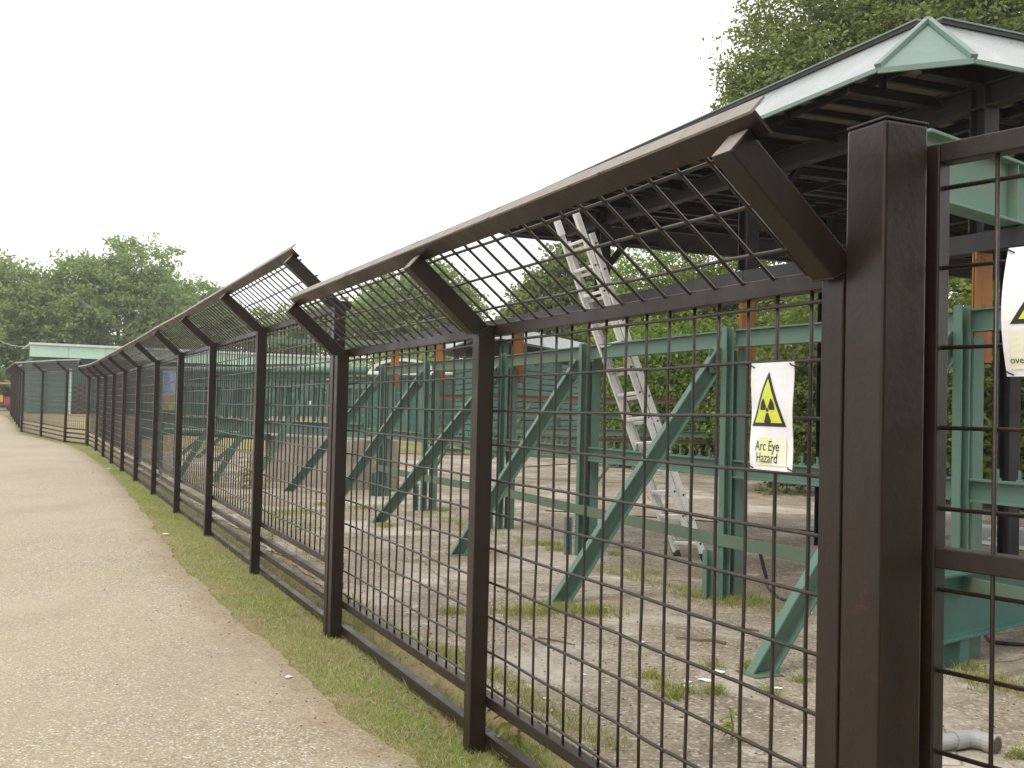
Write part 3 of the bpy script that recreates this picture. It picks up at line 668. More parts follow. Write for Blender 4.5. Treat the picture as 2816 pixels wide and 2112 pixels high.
# second rear line, further right and nearer (seen through the gate)
rg = thing('side_barrier', 'shaded green barrier with bolted rail standing beyond the gate under the canopy', 'barrier')
RS = [V(6.7, 13.9, 0), V(9.4, 15.2, 0), V(12.1, 16.5, 0)]
for i, p in enumerate(RS):
    MB().ibeam(p+V(0, 0, -.05), p+V(0, 0, 2.2), .13, .14, .014, .012).build('post', M['green_deep'], rg)
    if i < 2:
        q = RS[i+1]; d = unit(q-p)
        for z in (2.0, 1.62, 1.05, .6): MB().ibeam(p+d*.08+V(0, 0, z), q-d*.08+V(0, 0, z), .08, .12, .012, .01).build('rail', M['green_deep'], rg)
        for k in range(15): link('bolt', stud, None, rg, loc=p+d*(.2+.17*k)+V(0, 0, 1.108))
        MB().bar(p+d*.2+V(0, 0, .1), p+d*1.7+V(0, 0, 1.9), .06, .06).build('prop', M['green_deep'], rg)

# ------------------------------------------------------------------ pen of pipes beyond, on a concrete block
b1 = V(-5.09, 22.1, 0); b2 = V(-2.95, 19.95, 0); bd = unit(b2-b1); bn = V(-bd[1], bd[0], 0)
bn = bn if bn[1] > 0 else -bn; Lb = np.linalg.norm(b2-b1)
blk = MB().hexa([b1, b2, b2+bn*1.1, b1+bn*1.1]+[x+V(0, 0, .94) for x in (b1, b2, b2+bn*1.1, b1+bn*1.1)]).build('concrete_block', M['concrete'], None, .02)
tag(blk, 'stained concrete block under the end of the green pipe pen', 'concrete block')
pen = thing('pipe_pen', 'green pen of upright slats and heavy pipes standing partly on the concrete block', 'pen')
pa = V(-8.6, 24.6, 0); pb = b2+bn*.25; pd = unit(pb-pa); Lp = np.linalg.norm(pb-pa)
MB().rod(pa+V(0, 0, 2.31), pb+V(0, 0, 2.26), .075, 12).build('top_pipe', M['green'], pen, smooth=True)
MB().ibeam(pa+V(0, 0, 2.02), pb+V(0, 0, 2.0), .10, .16, .014, .012).build('upper_beam', M['green'], pen)
MB().ibeam(pa+V(0, 0, 1.14), pb+V(0, 0, 1.12), .16, .26, .016, .014).build('lower_beam', M['green'], pen)
MB().rod(pa+V(.05, -.12, .92), pa+pd*(Lp*.62)+V(.05, -.12, .92), .07, 10).build('lower_pipe', M['green_deep'], pen, smooth=True)
k = .25
while k < Lp-.1:
    w = random.choice((.05, .07, .07, .12)); p = pa+pd*k
    MB().bar(p+V(0, 0, 1.27), p+V(0, 0, 1.94), w, .04, up=pd).build('slat', M[random.choice(('green', 'green', 'green_dirty', 'green_deep'))], pen)
    k += random.choice((.17, .22, .3))
for k in (.05, .33, .55, .98):
    p = pa+pd*Lp*k; on = (p-b1)@bd > 0
    MB().ibeam(p+V(0, 0, .942 if on else -.05), p+V(0, 0, 1.0), .14, .14, .014, .012).build('leg', M['green_deep'], pen)
tp = b1-bd*.08+bn*.02
MB().ibeam(tp+V(0, 0, -.05), tp+V(0, 0, 2.98), .10, .10, .012, .010).build('tall_post', M['green'], pen)
MB().bar(tp+V(0, 0, 2.90), tp+V(2.7, -.9, 2.86), .09, .10).build('high_rail', M['green_dirty'], pen)
for (u, v) in ((596, 1269), (544, 1261), (500, 1252)):
    g = G(u, v); MB().bar(g-V(.05, 0, .0), g+V(2.2, .8, 2.15), .08, .11).build('prop', M['green'], pen)
for k in (.50, .66, .82):
    p = pa+pd*Lp*k; b_ = p+V(-1.15, -.45, 0); MB().bar(b_+V(0, 0, -.03), p+V(-.06, -.14, 2.05), .07, .12).build('prop', M['green'], pen)
ctl = MB().box((-5.0, 22.6, 2.42), (1.9, .06, .05), pd).build('cap_plate', M['rustrail'], pen)
plate = MB().box(V(-4.0, 21.1, 1.62), (.10, .012, .10), bd).build('notice_plate', M['white'], pen)
# dark enclosure end wall and info board
ew = thing('board_wall', 'dark green panelled end wall beside the information board', 'wall')
ea = at_y(388, 1185, 27.5); eb = at_y(442, 1185, 27.0)
for k in range(6):
    z0 = .62+k*.33; MB().box((ea+eb)/2*V(1, 1, 0)+V(0, 0, z0+.16), (np.linalg.norm((eb-ea)[:2]), .06, .322), unit((eb-ea)*V(1, 1, 0))).build('panel', M['green_deep'], ew)
for p in (ea, eb): MB().bar(V(p[0], p[1]-.06, -.05), V(p[0], p[1]-.06, 2.65), .07, .07, up=(0, 1, 0)).build('post', M['green_deep'], ew)
ib = thing('information_board', 'blue and yellow printed information board on green posts behind the long fence', 'information board')
i0 = at_y(447, 1128, 22.7); i1 = at_y(482, 1131, 22.4); idr = unit((i1-i0)*V(1, 1, 0)); inr = V(idr[1], -idr[0], 0); inr = inr if inr[1] < 0 else -inr
wI = np.linalg.norm((i1-i0)[:2]); hI = .84; z0 = i0[2]
MB().box((i0+i1)/2*V(1, 1, 0)+V(0, 0, z0+hI/2), (wI, .03, hI), idr).build('panel', M['blue'], ib)
def ip(x, z, l): return i0*V(1, 1, 0)+idr*x*wI+inr*(.016+l)+V(0, 0, z0+z*hI)
MB().add([ip(.02, .01, .002), ip(.98, .01, .002), ip(.98, .42, .002), ip(.6, .36, .002), ip(.3, .40, .002), ip(.02, .33, .002)], [(0, 1, 2, 3, 4, 5)]).build('printed_patch', M['poster_sand'], ib, recalc=False)
MB().add([ip(.55, .01, .004), ip(.98, .01, .004), ip(.98, .30, .004), ip(.62, .20, .004)], [(0, 1, 2, 3)]).build('printed_patch', M['poster_green'], ib, recalc=False)
tm = MB()
for k in range(13): tm.add([ip(.06, .90-k*.036, .004), ip(.06+.45*random.uniform(.7, 1), .90-k*.036, .004), ip(.50, .908-k*.036, .004), ip(.06, .908-k*.036, .004)], [(0, 1, 2, 3)])
tag(tm.build('printed_lines', M['navy'], ib, recalc=False), kind='stuff')
for x in (-.08, 1.06): p = ip(x, 0, -.03); MB().bar(V(p[0], p[1], -.05), V(p[0], p[1], z0+hI+.05), .06, .06, up=(0, 1, 0)).build('post', M['green'], ib)

# ------------------------------------------------------------------ background buildings
def planks_wall(T, a, b, z0, z1, pitch, mat, name='board'):
    d = unit((b-a)*V(1, 1, 0)); L = np.linalg.norm((b-a)[:2]); n = int((z1-z0)/pitch)
    for k in range(n):
        zc = z0+(k+.5)*pitch; MB().box((a+b)/2*V(1, 1, 0)+V(0, 0, zc), (L, .05+.02*(k % 2), pitch-.03), d).build(name, mat, T)
bld = thing('green_building', 'long green shed with pale mint roof band behind the far fence', 'building')
ba = V(-31.8, 70, 0); bb = V(-11.2, 81, 0); bd2 = unit(bb-ba); bn2 = V(-bd2[1], bd2[0], 0); LB = np.linalg.norm(bb-ba)
zg = gz(72)-.3
def strip(T, name, s0, s1, z0, z1, off, th, mat): 
    c = ba+bd2*(s0+s1)/2-bn2*off; return MB().box(V(c[0], c[1], (z0+z1)/2), (s1-s0, th, z1-z0), bd2).build(name, mat, T)
npan = 10
for k in range(npan): strip(bld, 'fascia_panel', LB*k/npan+.01, LB*(k+1)/npan-.01, 4.42, 5.18, .55, .08, M['mint'])
strip(bld, 'roof_edge', -.05, LB+.05, 5.19, 5.34, .60, .25, M['roofgrey'])
c = ba+bd2*LB/2+bn2*3.2; MB().box(V(c[0], c[1], 5.24), (LB, 7.4, .08), bd2).build('roof', M['roofgrey'], bld)
c = ba+bd2*LB/2+bn2*3.4; MB().box(V(c[0], c[1], (zg+4.4)/2), (LB-.4, 6.4, 4.4-zg), bd2).build('wall', M['green_deep'], bld)
k = 0; zz = zg+.1
while zz < 4.3:
    strip(bld, 'cladding_board', .2, LB-.2, zz, zz+.26, -.16, .05, M['green_deep']); zz += .31
for (u0, u1, kind) in ((128, 178, 'shutter'), (198, 240, 'grille'), (84, 112, 'shutter'), (300, 340, 'shutter')):
    def s_of(u):
        d = ray(u, 1080); n = V(bn2[0], bn2[1], 0); t = ((ba-CC)@n)/(d@n); return ((CC+d*t)-ba)@bd2
    s0, s1 = s_of(u0), s_of(u1)
    fr = strip(bld, kind, s0, s1, zg, 3.55 if kind == 'shutter' else 2.75, -.10, .05, M['green'] if kind == 'shutter' else M['glassdark'])
    if kind == 'shutter':
        n = 9
        for k in range(n): 
            c = ba+bd2*(s0+s1)/2+bn2*.05; h0 = zg+(3.55-zg)*(k+.5)/n
            MB().box(V(c[0], c[1], h0), (s1-s0-.1, .04, (3.55-zg)/n-.05), bd2).build('slat', M['green'], fr)
    else:
        for k in range(7):
            for sg in (-1, 1):
                pz = zg+.15+k*.33; a = ba+bd2*s0+bn2*.05; b = ba+bd2*s1+bn2*.05
                if sg < 0: a, b = b, a
                MB().bar(V(a[0], a[1], pz), V(b[0], b[1], pz+.5), .03, .05).build('lattice_bar', M['rustrail'], fr)
    for s in (s0-.12, s1+.12): strip(bld, 'door_jamb', s-.09, s+.09, zg, 3.7, -.09, .09, M['mint' if kind == 'grille' else 'green'])
# pavilion at the back of the yard
pav = thing('pavilion', 'back pavilion with grey sloping roof edge over dark green boarded walls', 'pavilion')
pc = [V(-2.9, 41.5, 0), V(-1.25, 33.0, 0), V(-.35, 32.6, 0), V(2.2, 39.0, 0), V(4.6, 45, 0), V(-1, 47, 0)]
cen = np.mean(pc, 0); pin = [p+(cen-p)*.13 for p in pc]; n = len(pc); pz0, pz1 = gz(36)+3.68, gz(36)+4.16
for i in range(n):
    j = (i+1) % n
    slab([pc[i]+V(0, 0, pz0), pc[j]+V(0, 0, pz0), pin[j]+V(0, 0, pz1), pin[i]+V(0, 0, pz1)], .03).build('roof_sheet', M['fascia'], pav)
    a = pc[i]+(cen-pc[i])*.24; b = pc[j]+(cen-pc[j])*.24
    planks_wall(pav, a, b, gz(36)-.1, gz(36)+3.3, .21, M['green_deep'])
    MB().bar(V(a[0], a[1], 0), V(a[0], a[1], pz0), .18, .18, up=(0, 1, 0)).build('corner_post', M['green'], pav)
MB().add([p+V(0, 0, pz1-.01) for p in pin]+[p+V(0, 0, pz1-.06) for p in pin], [tuple(range(n)), tuple(range(2*n-1, n-1, -1))]+[(i, (i+1) % n, n+(i+1) % n, n+i) for i in range(n)]).build('roof_deck', M['roofgrey'], pav)
MB().add([p+V(0, 0, pz0-.03) for p in pc]+[p+V(0, 0, pz0-.07) for p in pc], [tuple(range(n)), tuple(range(2*n-1, n-1, -1))]+[(i, (i+1) % n, n+(i+1) % n, n+i) for i in range(n)]).build('soffit', M['dark'], pav)
hut = thing('hut', 'small far hut with pale arched roof between the orange columns', 'hut')
hb = V(-5.4, 54, gz(54))
MB().box(hb+V(0, 0, 1.45), (2.6, 2.2, 3.0)).build('wall', M['green_deep'], hut)
rv = []
for yy in (-1.5, 1.5):
    for k in range(9):
        a = math.pi*k/8; rv.append((-1.6*math.cos(a), yy, .65*math.sin(a)))
    for k in range(9):
        a = math.pi*k/8; rv.append((-1.42*math.cos(a), yy, .5*math.sin(a)))
fs = []
for k in range(8):
    fs += [(k, k+1, 18+k+1, 18+k), (9+k+1, 9+k, 27+k, 27+k+1), (k, 9+k, 9+k+1, k+1), (18+k, 18+k+1, 27+k+1, 27+k)]
fs += [(0, 18, 27, 9), (8, 17, 35, 26)]
MB().add([V(*x)+hb+V(0, 0, 3.0) for x in rv], fs).build('roof', M['roofgrey'], hut)
MB().box(hb+V(0, -1.12, 1.0), (.9, .05, 2.0)).build('door', M['green'], hut)

# cart at the far end of the path
cart = thing('cart', 'small red and amber cart under a tan roof at the far end of the path', 'cart')
cp = at_y(4, 1130, 76); cp = V(cp[0], cp[1], gz(76))
MB().box(cp+V(0, 0, .62), (2.6, 1.3, .75)).build('body', M['glassdark'], cart, .05)
for x in (-.9, -.1, .7): MB().box(cp+V(x, -.67, .66), (.42, .05, .55)).build('side_panel', M['red'], cart)
for x in (-.5, .3, 1.08): MB().box(cp+V(x, -.67, .85), (.22, .05, .5)).build('side_panel', M['amber'], cart)
MB().box(cp+V(0, 0, 1.92), (2.9, 1.6, .10)).build('roof', M['tan'], cart, .03)
for sx in (-1.25, 1.25):
    for sy in (-.6, .6):
        MB().bar(cp+V(sx, sy, .95), cp+V(sx, sy, 1.88), .06, .06, up=(0, 1, 0)).build('roof_post', M['tan'], cart)
        MB().rod(cp+V(sx*.7, sy*1.1-.05, .24), cp+V(sx*.7, sy*1.1+.05, .24), .24, 14).build('wheel', M['cable'], cart)

# overhead cable to the building
ca = at_y(0, 937, 80); cb = V(ba[0]-.2, ba[1]-.2, 5.05); cm = [ca+(ca-cb)*1.2]
cpts = [ca+(cb-ca)*t*1.0-V(0, 0, .12*math.sin(math.pi*t)) for t in np.linspace(-1.2, 1, 14)]
tag(MB().pipe(cpts, .03, 5).build('overhead_cable', M['galv']), 'thin grey cable strung from the trees to the green shed', 'cable')

# ------------------------------------------------------------------ small things in the yard
pe = thing('drain_pipe', 'grey plastic pipe with an elbow lying on the yard inside the gate', 'pipe')
pp = G(2560, 2078)+V(0, 0, .055); pq = G(2640, 2066)+V(0, 0, .055); pdn = unit(pq-pp)
MB().rod(pp-pdn*.12, pq, .036, 16).build('barrel', M['galv'], pe, smooth=False)
MB().rod(pq-pdn*.045, pq+pdn*.02, .044, 16).build('collar', M['galv'], pe)
bend = unit(V(pdn[1], -pdn[0], -.05)); bend = bend if bend[1] < 0 else -bend
el = [pq+pdn*(.02+.075*math.sin(a))+bend*.075*(1-math.cos(a)) for a in np.linspace(0, math.pi/2.1, 7)]
MB().pipe(el, .041, 16).build('elbow', M['galv'], pe)
e_d = unit(el[-1]-el[-2]); MB().pipe([el[-1], el[-1]+e_d*.05], .047, 16).build('socket', M['galv'], pe)
MB().rod(el[-1]+e_d*.0505, el[-1]+e_d*.0515, .038, 16).build('bore', M['rustrail'], pe)
ty = thing('metal_tray', 'flat metal framed sheet lying on the yard beyond the gate', 'tray')
tc = [G(2650, 1452), G(2900, 1468), G(2900, 1530), G(2640, 1492)]
MB().add([p+V(0, 0, .03) for p in tc]+[p+V(0, 0, .015) for p in tc], [(0, 1, 2, 3), (7, 6, 5, 4), (0, 4, 5, 1), (1, 5, 6, 2), (2, 6, 7, 3), (3, 7, 4, 0)]).build('sheet', M['galv'], ty)
for a, b in zip(tc, tc[1:]+tc[:1]): MB().bar(a+V(0, 0, .045), b+V(0, 0, .045), .05, .04).build('rim', M['alu'], ty)
MB().add([G(2720, 1484)+V(0, 0, .034), G(2775, 1488)+V(0, 0, .034), G(2765, 1494)+V(0, 0, .034), G(2716, 1489)+V(0, 0, .034)], [(0, 1, 2, 3)]).build('paper_scrap', M['paper'], ty, recalc=False)
def cable(pts, r, label):
    P_ = [G(u, v)+V(0, 0, .012+r) for u, v in pts]; sm = []
    for i in range(len(P_)-1):
        for t in np.linspace(0, 1, 6, endpoint=False):
            a, b, c, d = P_[max(i-1, 0)], P_[i], P_[i+1], P_[min(i+2, len(P_)-1)]
            sm.append(.5*((2*b)+(-a+c)*t+(2*a-5*b+4*c-d)*t*t+(-a+3*b-3*c+d)*t**3))
    sm.append(P_[-1]); return tag(MB().pipe(sm, r, 6).build('cable', M['cable'], smooth=True), label, 'cable')
cable([(2104, 1606), (2118, 1630), (2150, 1655), (2200, 1662), (2300, 1664), (2480, 1670), (2600, 1680)], .012, 'black cable snaking over the yard behind the nearest prop')
cable([(2700, 1703), (2706, 1740), (2716, 1768), (2760, 1779), (2860, 1784)], .013, 'black cable curling on the yard under the low girder')
cable([(1440, 1287), (1600, 1276), (1700, 1275), (1900, 1290)], .012, 'dark cable lying across the back of the yard')
cable([(1500, 1408), (1700, 1420), (1980, 1440), (2240, 1466)], .010, 'dark cable stretched over the yard past the ladder foot')
def twig(pts, r, label):
    return tag(MB().pipe([G(u, v)+V(0, 0, .012+r) for u, v in pts], [r*(1-.5*k/len(pts)) for k in range(len(pts))], 5).build('twig', M['wood']), label, 'twig')
twig([(1995, 1778), (1965, 1769), (1925, 1769), (1880, 1763), (1858, 1763)], .011, 'grey bent twig lying before the nearest prop')
twig([(2085, 1742), (2040, 1734), (1992, 1724)], .008, 'short straight twig on the yard left of the nearest prop')
twig([(2010, 1478), (2040, 1484), (2100, 1492)], .012, 'thin stick lying by the low green rail')
twig([(1480, 1760), (1530, 1768), (1580, 1780)], .006, 'thin pale stick on bare yard behind the near fence')
el2 = thing('electrode_holder', 'dark clamp standing upright at the end of a cable behind the near fence', 'tool')
eh = G(2108, 1600); MB().rod(eh+V(0, 0, .03), eh+V(-.06, .02, .26), .018, 8).build('handle', M['cable'], el2)
MB().box(eh+V(-.07, .022, .30), (.03, .025, .10), (0, 1, 0), unit(V(-.06, .02, .23))).build('jaw', M['rustrail'], el2)
def scrap(u, v, s, mat, label, cat, nm='paper_scrap', grp=None):
    g = G(u, v)+V(0, 0, .016); a = random.uniform(0, 6); m = MB(); n = 7; ring = [g+V(s*math.cos(a+2*math.pi*k/n)*random.uniform(.6, 1.3), s*math.sin(a+2*math.pi*k/n)*random.uniform(.6, 1.3)*.8, random.uniform(0, s*.18)) for k in range(n)]
    m.add(ring+[g+V(0, 0, s*.22)]+[x-V(0, 0, .004) for x in ring], [(k, (k+1) % n, n) for k in range(n)]+[tuple(range(2*n, n, -1))]+[(k, n+1+k, n+1+(k+1) % n, (k+1) % n) for k in range(n)])
    return tag(m.build(nm, mat), label, cat, grp)
for u, v, s in ((1965, 1852, .04), (1985, 1856, .028), (1942, 1878, .045), (2002, 1869, .02), (1886, 1894, .028), (1892, 1882, .02), (2140, 1900, .03), (2225, 1690, .035), (1765, 1772, .03), (1606, 1862, .018), (1500, 1928, .018), (1520, 1962, .016), (1658, 1676, .04), (1890, 1895, .02)):
    scrap(u, v, s, M['paper'], 'pale paint flake lying on the bare yard', 'flake', 'paint_flake', 'pale flakes scattered over the yard')
scrap(455, 1472, .035, M['paper'], 'white scrap of paper on the grass edge of the path', 'litter')
scrap(298, 1290, .045, M['paper'], 'crumpled white litter at the path edge near the far end of the long fence', 'litter')
scrap(795, 1868, .02, M['paper'], 'tiny white crumb in the grass below the tall end of the long fence', 'litter')

# ------------------------------------------------------------------ vegetation
def leaf_mesh(name, pts, size, nrm_bias, aspect=.55, droop=None):
    n = len(pts); nr = rng.normal(size=(n, 3))+nrm_bias; nr /= np.linalg.norm(nr, axis=1)[:, None]
    r = rng.normal(size=(n, 3)); a = r-nr*np.sum(r*nr, 1)[:, None]; a /= np.linalg.norm(a, axis=1)[:, None]
    b = np.cross(nr, a); s = (size*rng.uniform(.6, 1.35, n))[:, None]
    v = np.stack([pts-a*s*.5, pts+b*s*aspect*.5+nr*s*.06, pts+a*s*.5, pts-b*s*aspect*.5+nr*s*.06], 1).reshape(-1, 3)
    m = bpy.data.meshes.new(name); m.vertices.add(4*n); m.vertices.foreach_set('co', v.astype(np.float32).ravel())
    m.loops.add(4*n); m.loops.foreach_set('vertex_index', np.arange(4*n, dtype=np.int32))
    m.polygons.add(n); m.polygons.foreach_set('loop_start', np.arange(0, 4*n, 4, dtype=np.int32)); m.polygons.foreach_set('loop_total', np.full(n, 4, np.int32))
    m.update(calc_edges=True); return m
def crown_points(lobes, n_leaf, clump, per, squash=.8, shell=.35):
    """lobes: (centre, radii); leaves in small sprays spread through the outer shell"""
    out_ = []; nrm = []; vol = np.array([np.prod(r)**(2/3) for c, r in lobes]); vol = vol/vol.sum(); allv = 0
    for (c, r), w in zip(lobes, vol):
        nc = max(3, int(n_leaf*w/per)); u = rng.normal(size=(nc, 3)); u /= np.linalg.norm(u, axis=1)[:, None]
        bumpy = 1+.20*np.sin(u[:, 0]*5+c[0])*np.sin(u[:, 1]*4+c[1])+.14*np.sin(u[:, 2]*7+u[:, 0]*6+c[2])
        rad = (1-shell*rng.random(nc)**1.6)*bumpy
        cc = np.asarray(c)+u*rad[:, None]*np.asarray(r)
        k = np.repeat(np.arange(nc), per); off = rng.normal(size=(nc*per, 3))*np.array([1, 1, squash*.55])*clump
        out_.append(cc[k]+off); nrm.append(u[k]*.7+np.array([0, 0, .8]))
    return np.concatenate(out_), np.concatenate(nrm)
def tree(label, base, lobes, n, leaf, clump, mat, trunk_r, group, name='broadleaf_tree', per=26, shell=.35, limbs=True):
    T = thing(name, label, 'tree' if name.endswith('tree') else 'bush', group); T.location = base; base = np.asarray(base)
    lob = [(np.asarray(c, float), r) for c, r in lobes]
    top = max(c[2] for c, r in lob)
    tk = [V(0, 0, -.2), V(.05, .03, top*.25), V(-.08, .05, top*.5), V(.06, -.04, top*.8)]
    MB().pipe(tk, [trunk_r*1.25, trunk_r, trunk_r*.75, trunk_r*.35], 9).build('trunk', M['bark'], T, smooth=True)
    if limbs:
        for c, r in lob:
            s = tk[1]+(tk[2]-tk[1])*random.random(); mid = (s+c)/2+V(random.uniform(-.3, .3), random.uniform(-.3, .3), .3)
            MB().pipe([s, mid, c, c+V(0, 0, r[2]*.5)], [trunk_r*.5, trunk_r*.34, trunk_r*.2, trunk_r*.06], 6).build('limb', M['bark'], T, smooth=True)
    p, nb = crown_points(lob, n, clump, per, shell=shell)
    m = leaf_mesh('crown', p, leaf, nb); link('crown', m, mat, T)
    return T
def px_lobe(u, v, r_px, Y, base, dy=0, sq=(1, 1, 1)):
    p = at_y(u, v, Y); s = r_px*Y/FPX
    return (p-np.asarray(base)+V(0, dy, 0), (s*sq[0], s*sq[1], s*sq[2]))
def gbase(u, Y): p = at_y(u, 1110, Y); return V(p[0], Y, gz(Y))
FT = 'trees behind the green shed'
Y = 92; b = gbase(340, Y)
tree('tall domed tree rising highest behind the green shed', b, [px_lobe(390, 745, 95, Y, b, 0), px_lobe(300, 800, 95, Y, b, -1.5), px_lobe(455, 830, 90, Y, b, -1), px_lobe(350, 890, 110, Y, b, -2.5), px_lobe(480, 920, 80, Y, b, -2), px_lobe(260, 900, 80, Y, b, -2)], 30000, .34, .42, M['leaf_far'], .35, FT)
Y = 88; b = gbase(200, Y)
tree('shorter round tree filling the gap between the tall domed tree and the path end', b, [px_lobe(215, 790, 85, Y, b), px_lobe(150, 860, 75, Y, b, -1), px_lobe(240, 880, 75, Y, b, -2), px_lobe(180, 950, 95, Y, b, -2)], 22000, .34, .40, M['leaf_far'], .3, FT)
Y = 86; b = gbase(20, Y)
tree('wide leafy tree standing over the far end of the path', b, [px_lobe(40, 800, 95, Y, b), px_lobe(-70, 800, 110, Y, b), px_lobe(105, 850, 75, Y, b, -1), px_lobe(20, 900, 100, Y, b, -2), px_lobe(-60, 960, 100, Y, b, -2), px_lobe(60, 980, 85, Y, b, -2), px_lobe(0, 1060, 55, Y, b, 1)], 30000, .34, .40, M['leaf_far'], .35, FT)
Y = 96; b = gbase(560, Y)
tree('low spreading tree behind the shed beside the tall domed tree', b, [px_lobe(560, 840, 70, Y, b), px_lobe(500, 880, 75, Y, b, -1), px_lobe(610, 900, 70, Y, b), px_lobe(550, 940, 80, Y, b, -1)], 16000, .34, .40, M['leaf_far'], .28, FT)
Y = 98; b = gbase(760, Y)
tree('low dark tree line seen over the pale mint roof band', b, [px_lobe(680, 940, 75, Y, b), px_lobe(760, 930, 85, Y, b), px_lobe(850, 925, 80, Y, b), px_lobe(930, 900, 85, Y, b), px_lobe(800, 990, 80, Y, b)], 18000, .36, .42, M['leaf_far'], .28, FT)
Y = 70; b = gbase(1150, Y)
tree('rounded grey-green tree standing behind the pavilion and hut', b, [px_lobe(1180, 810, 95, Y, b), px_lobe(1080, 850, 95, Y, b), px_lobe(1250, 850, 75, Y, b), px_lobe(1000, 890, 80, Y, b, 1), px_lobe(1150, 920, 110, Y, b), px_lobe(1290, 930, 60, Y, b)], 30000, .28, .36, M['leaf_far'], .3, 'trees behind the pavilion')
Y = 48; b = gbase(1560, Y)
tree('dark bushy tree behind the ladder top', b, [px_lobe(1580, 760, 95, Y, b), px_lobe(1500, 830, 85, Y, b), px_lobe(1440, 880, 55, Y, b), px_lobe(1640, 870, 90, Y, b, 1), px_lobe(1520, 920, 80, Y, b), px_lobe(1620, 700, 65, Y, b)], 30000, .20, .26, M['leaf_near'], .28, 'trees behind the pavilion')
sh = thing('slatted_shed', 'green slatted shed standing on the lawn between the pipe pen and the pavilion', 'shed')
sa, sb, sc = V(-7.6, 47.5, 0), V(-3.3, 46.0, 0), V(-2.6, 50.0, 0); zs = gz(47)
planks_wall(sh, sa, sb, zs-.1, zs+2.7, .23, M['green_deep']); planks_wall(sh, sb, sc, zs-.1, zs+2.7, .23, M['green_deep'])
for k in range(8):
    p = sa+(sb-sa)*k/7-V(.0, .10, 0); MB().bar(V(p[0], p[1], zs-.1), V(p[0], p[1], zs+2.75), .14, .10, up=(0, 1, 0)).build('post', M['green'], sh)
slab([sa+V(-.4, -.4, zs+2.82), sb+V(.3, -.4, zs+2.82), sc+V(.3, .4, zs+3.05), V(-7.4, 51.5, zs+3.05)], .08).build('roof', M['roofgrey'], sh)
HG = 'hedge bushes closing the far side of the lawn'
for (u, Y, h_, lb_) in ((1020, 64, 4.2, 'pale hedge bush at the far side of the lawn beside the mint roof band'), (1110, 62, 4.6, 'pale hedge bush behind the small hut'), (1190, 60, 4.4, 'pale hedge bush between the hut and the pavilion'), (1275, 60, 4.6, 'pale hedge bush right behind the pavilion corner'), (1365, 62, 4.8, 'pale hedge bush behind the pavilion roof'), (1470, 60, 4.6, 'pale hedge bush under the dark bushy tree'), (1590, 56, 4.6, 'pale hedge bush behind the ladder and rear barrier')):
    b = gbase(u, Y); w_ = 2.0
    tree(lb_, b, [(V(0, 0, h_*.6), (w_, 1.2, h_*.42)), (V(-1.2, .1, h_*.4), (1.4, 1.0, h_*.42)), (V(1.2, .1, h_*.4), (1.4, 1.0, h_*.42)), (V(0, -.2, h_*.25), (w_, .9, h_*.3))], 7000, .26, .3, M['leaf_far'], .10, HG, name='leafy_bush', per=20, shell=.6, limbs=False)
# bushes along the back of the yard
bush_spots = [(1775, 34, 800, 150), (1890, 33, 770, 160), (2010, 32, 790, 170), (2170, 31, 760, 190), (1715, 31, 985, 85), (1810, 30, 990, 130), (1930, 29.5, 1000, 140), (2090, 29, 1000, 150), (2260, 28.5, 980, 170)]
labs = ['tall bright green bush behind the rear barrier next to the dark bushy tree', 'full bright green bush reaching up under the canopy edge', 'broad green bush behind the canopy column with an orange foot', 'large shaded green bush under the canopy behind the arc eye sign',
        'low leafy bush by the ladder at the rear barrier', 'low bright bush right of the ladder behind the rear barrier', 'low dense bush behind the nearest green prop', 'low dark bush behind the middle post pair', 'low dark bush behind the gate post']
for (u, Y, v, r), lb_ in zip(bush_spots, labs):
    b = gbase(u, Y); s = r*Y/FPX; c = at_y(u, v, Y)-b
    lo = [(c, (s, s*.8, s*.95)), (c+V(s*.6, -.3, -s*.5), (s*.7, s*.6, s*.8)), (c+V(-s*.6, -.2, -s*.6), (s*.7, s*.6, s*.8)), (V(0, -.4, max(.9, c[2]*.4)), (s*.9, s*.6, max(.9, c[2]*.45)))]
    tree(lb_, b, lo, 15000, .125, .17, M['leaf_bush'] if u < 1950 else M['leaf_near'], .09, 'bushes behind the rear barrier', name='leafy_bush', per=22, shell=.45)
# the big trees above the canopy
Y = 27; b = gbase(2350, Y)
tree('huge broad tree towering behind the canopy', b, [px_lobe(2200, 190, 200, Y, b), px_lobe(2120, 330, 150, Y, b, -1), px_lobe(2360, 60, 260, Y, b), px_lobe(2330, 260, 200, Y, b, -1.5), px_lobe(2560, -40, 280, Y, b), px_lobe(2060, 250, 90, Y, b, -.5), px_lobe(2480, 200, 220, Y, b, -1.5), px_lobe(2250, 420, 180, Y, b)], 85000, .125, .17, M['leaf_near'], .42, 'big trees behind the canopy', per=24)
Y = 24; b = gbase(2820, Y)
tree('second tall tree behind the canopy corner with yellower leaves', b, [px_lobe(2760, 120, 200, Y, b), px_lobe(2900, 60, 240, Y, b), px_lobe(2680, 0, 180, Y, b, 1), px_lobe(2850, 260, 220, Y, b)], 45000, .12, .16, M['leaf_near'], .38, 'big trees behind the canopy', per=24)
Y = 20; b = gbase(2950, Y)
tree('dark shrub mass under the canopy behind the side barrier', b, [(V(-1.2, 0, 1.6), (1.6, 1.0, 1.7)), (V(.6, .2, 2.0), (1.6, 1.1, 2.0)), (V(-3.0, .6, 1.5), (1.5, 1.0, 1.6)), (V(2.6, .2, 2.1), (1.6, 1.1, 2.0))], 26000, .10, .15, M['leaf_near'], .10, 'bushes behind the rear barrier', name='leafy_bush', per=22, shell=.5)

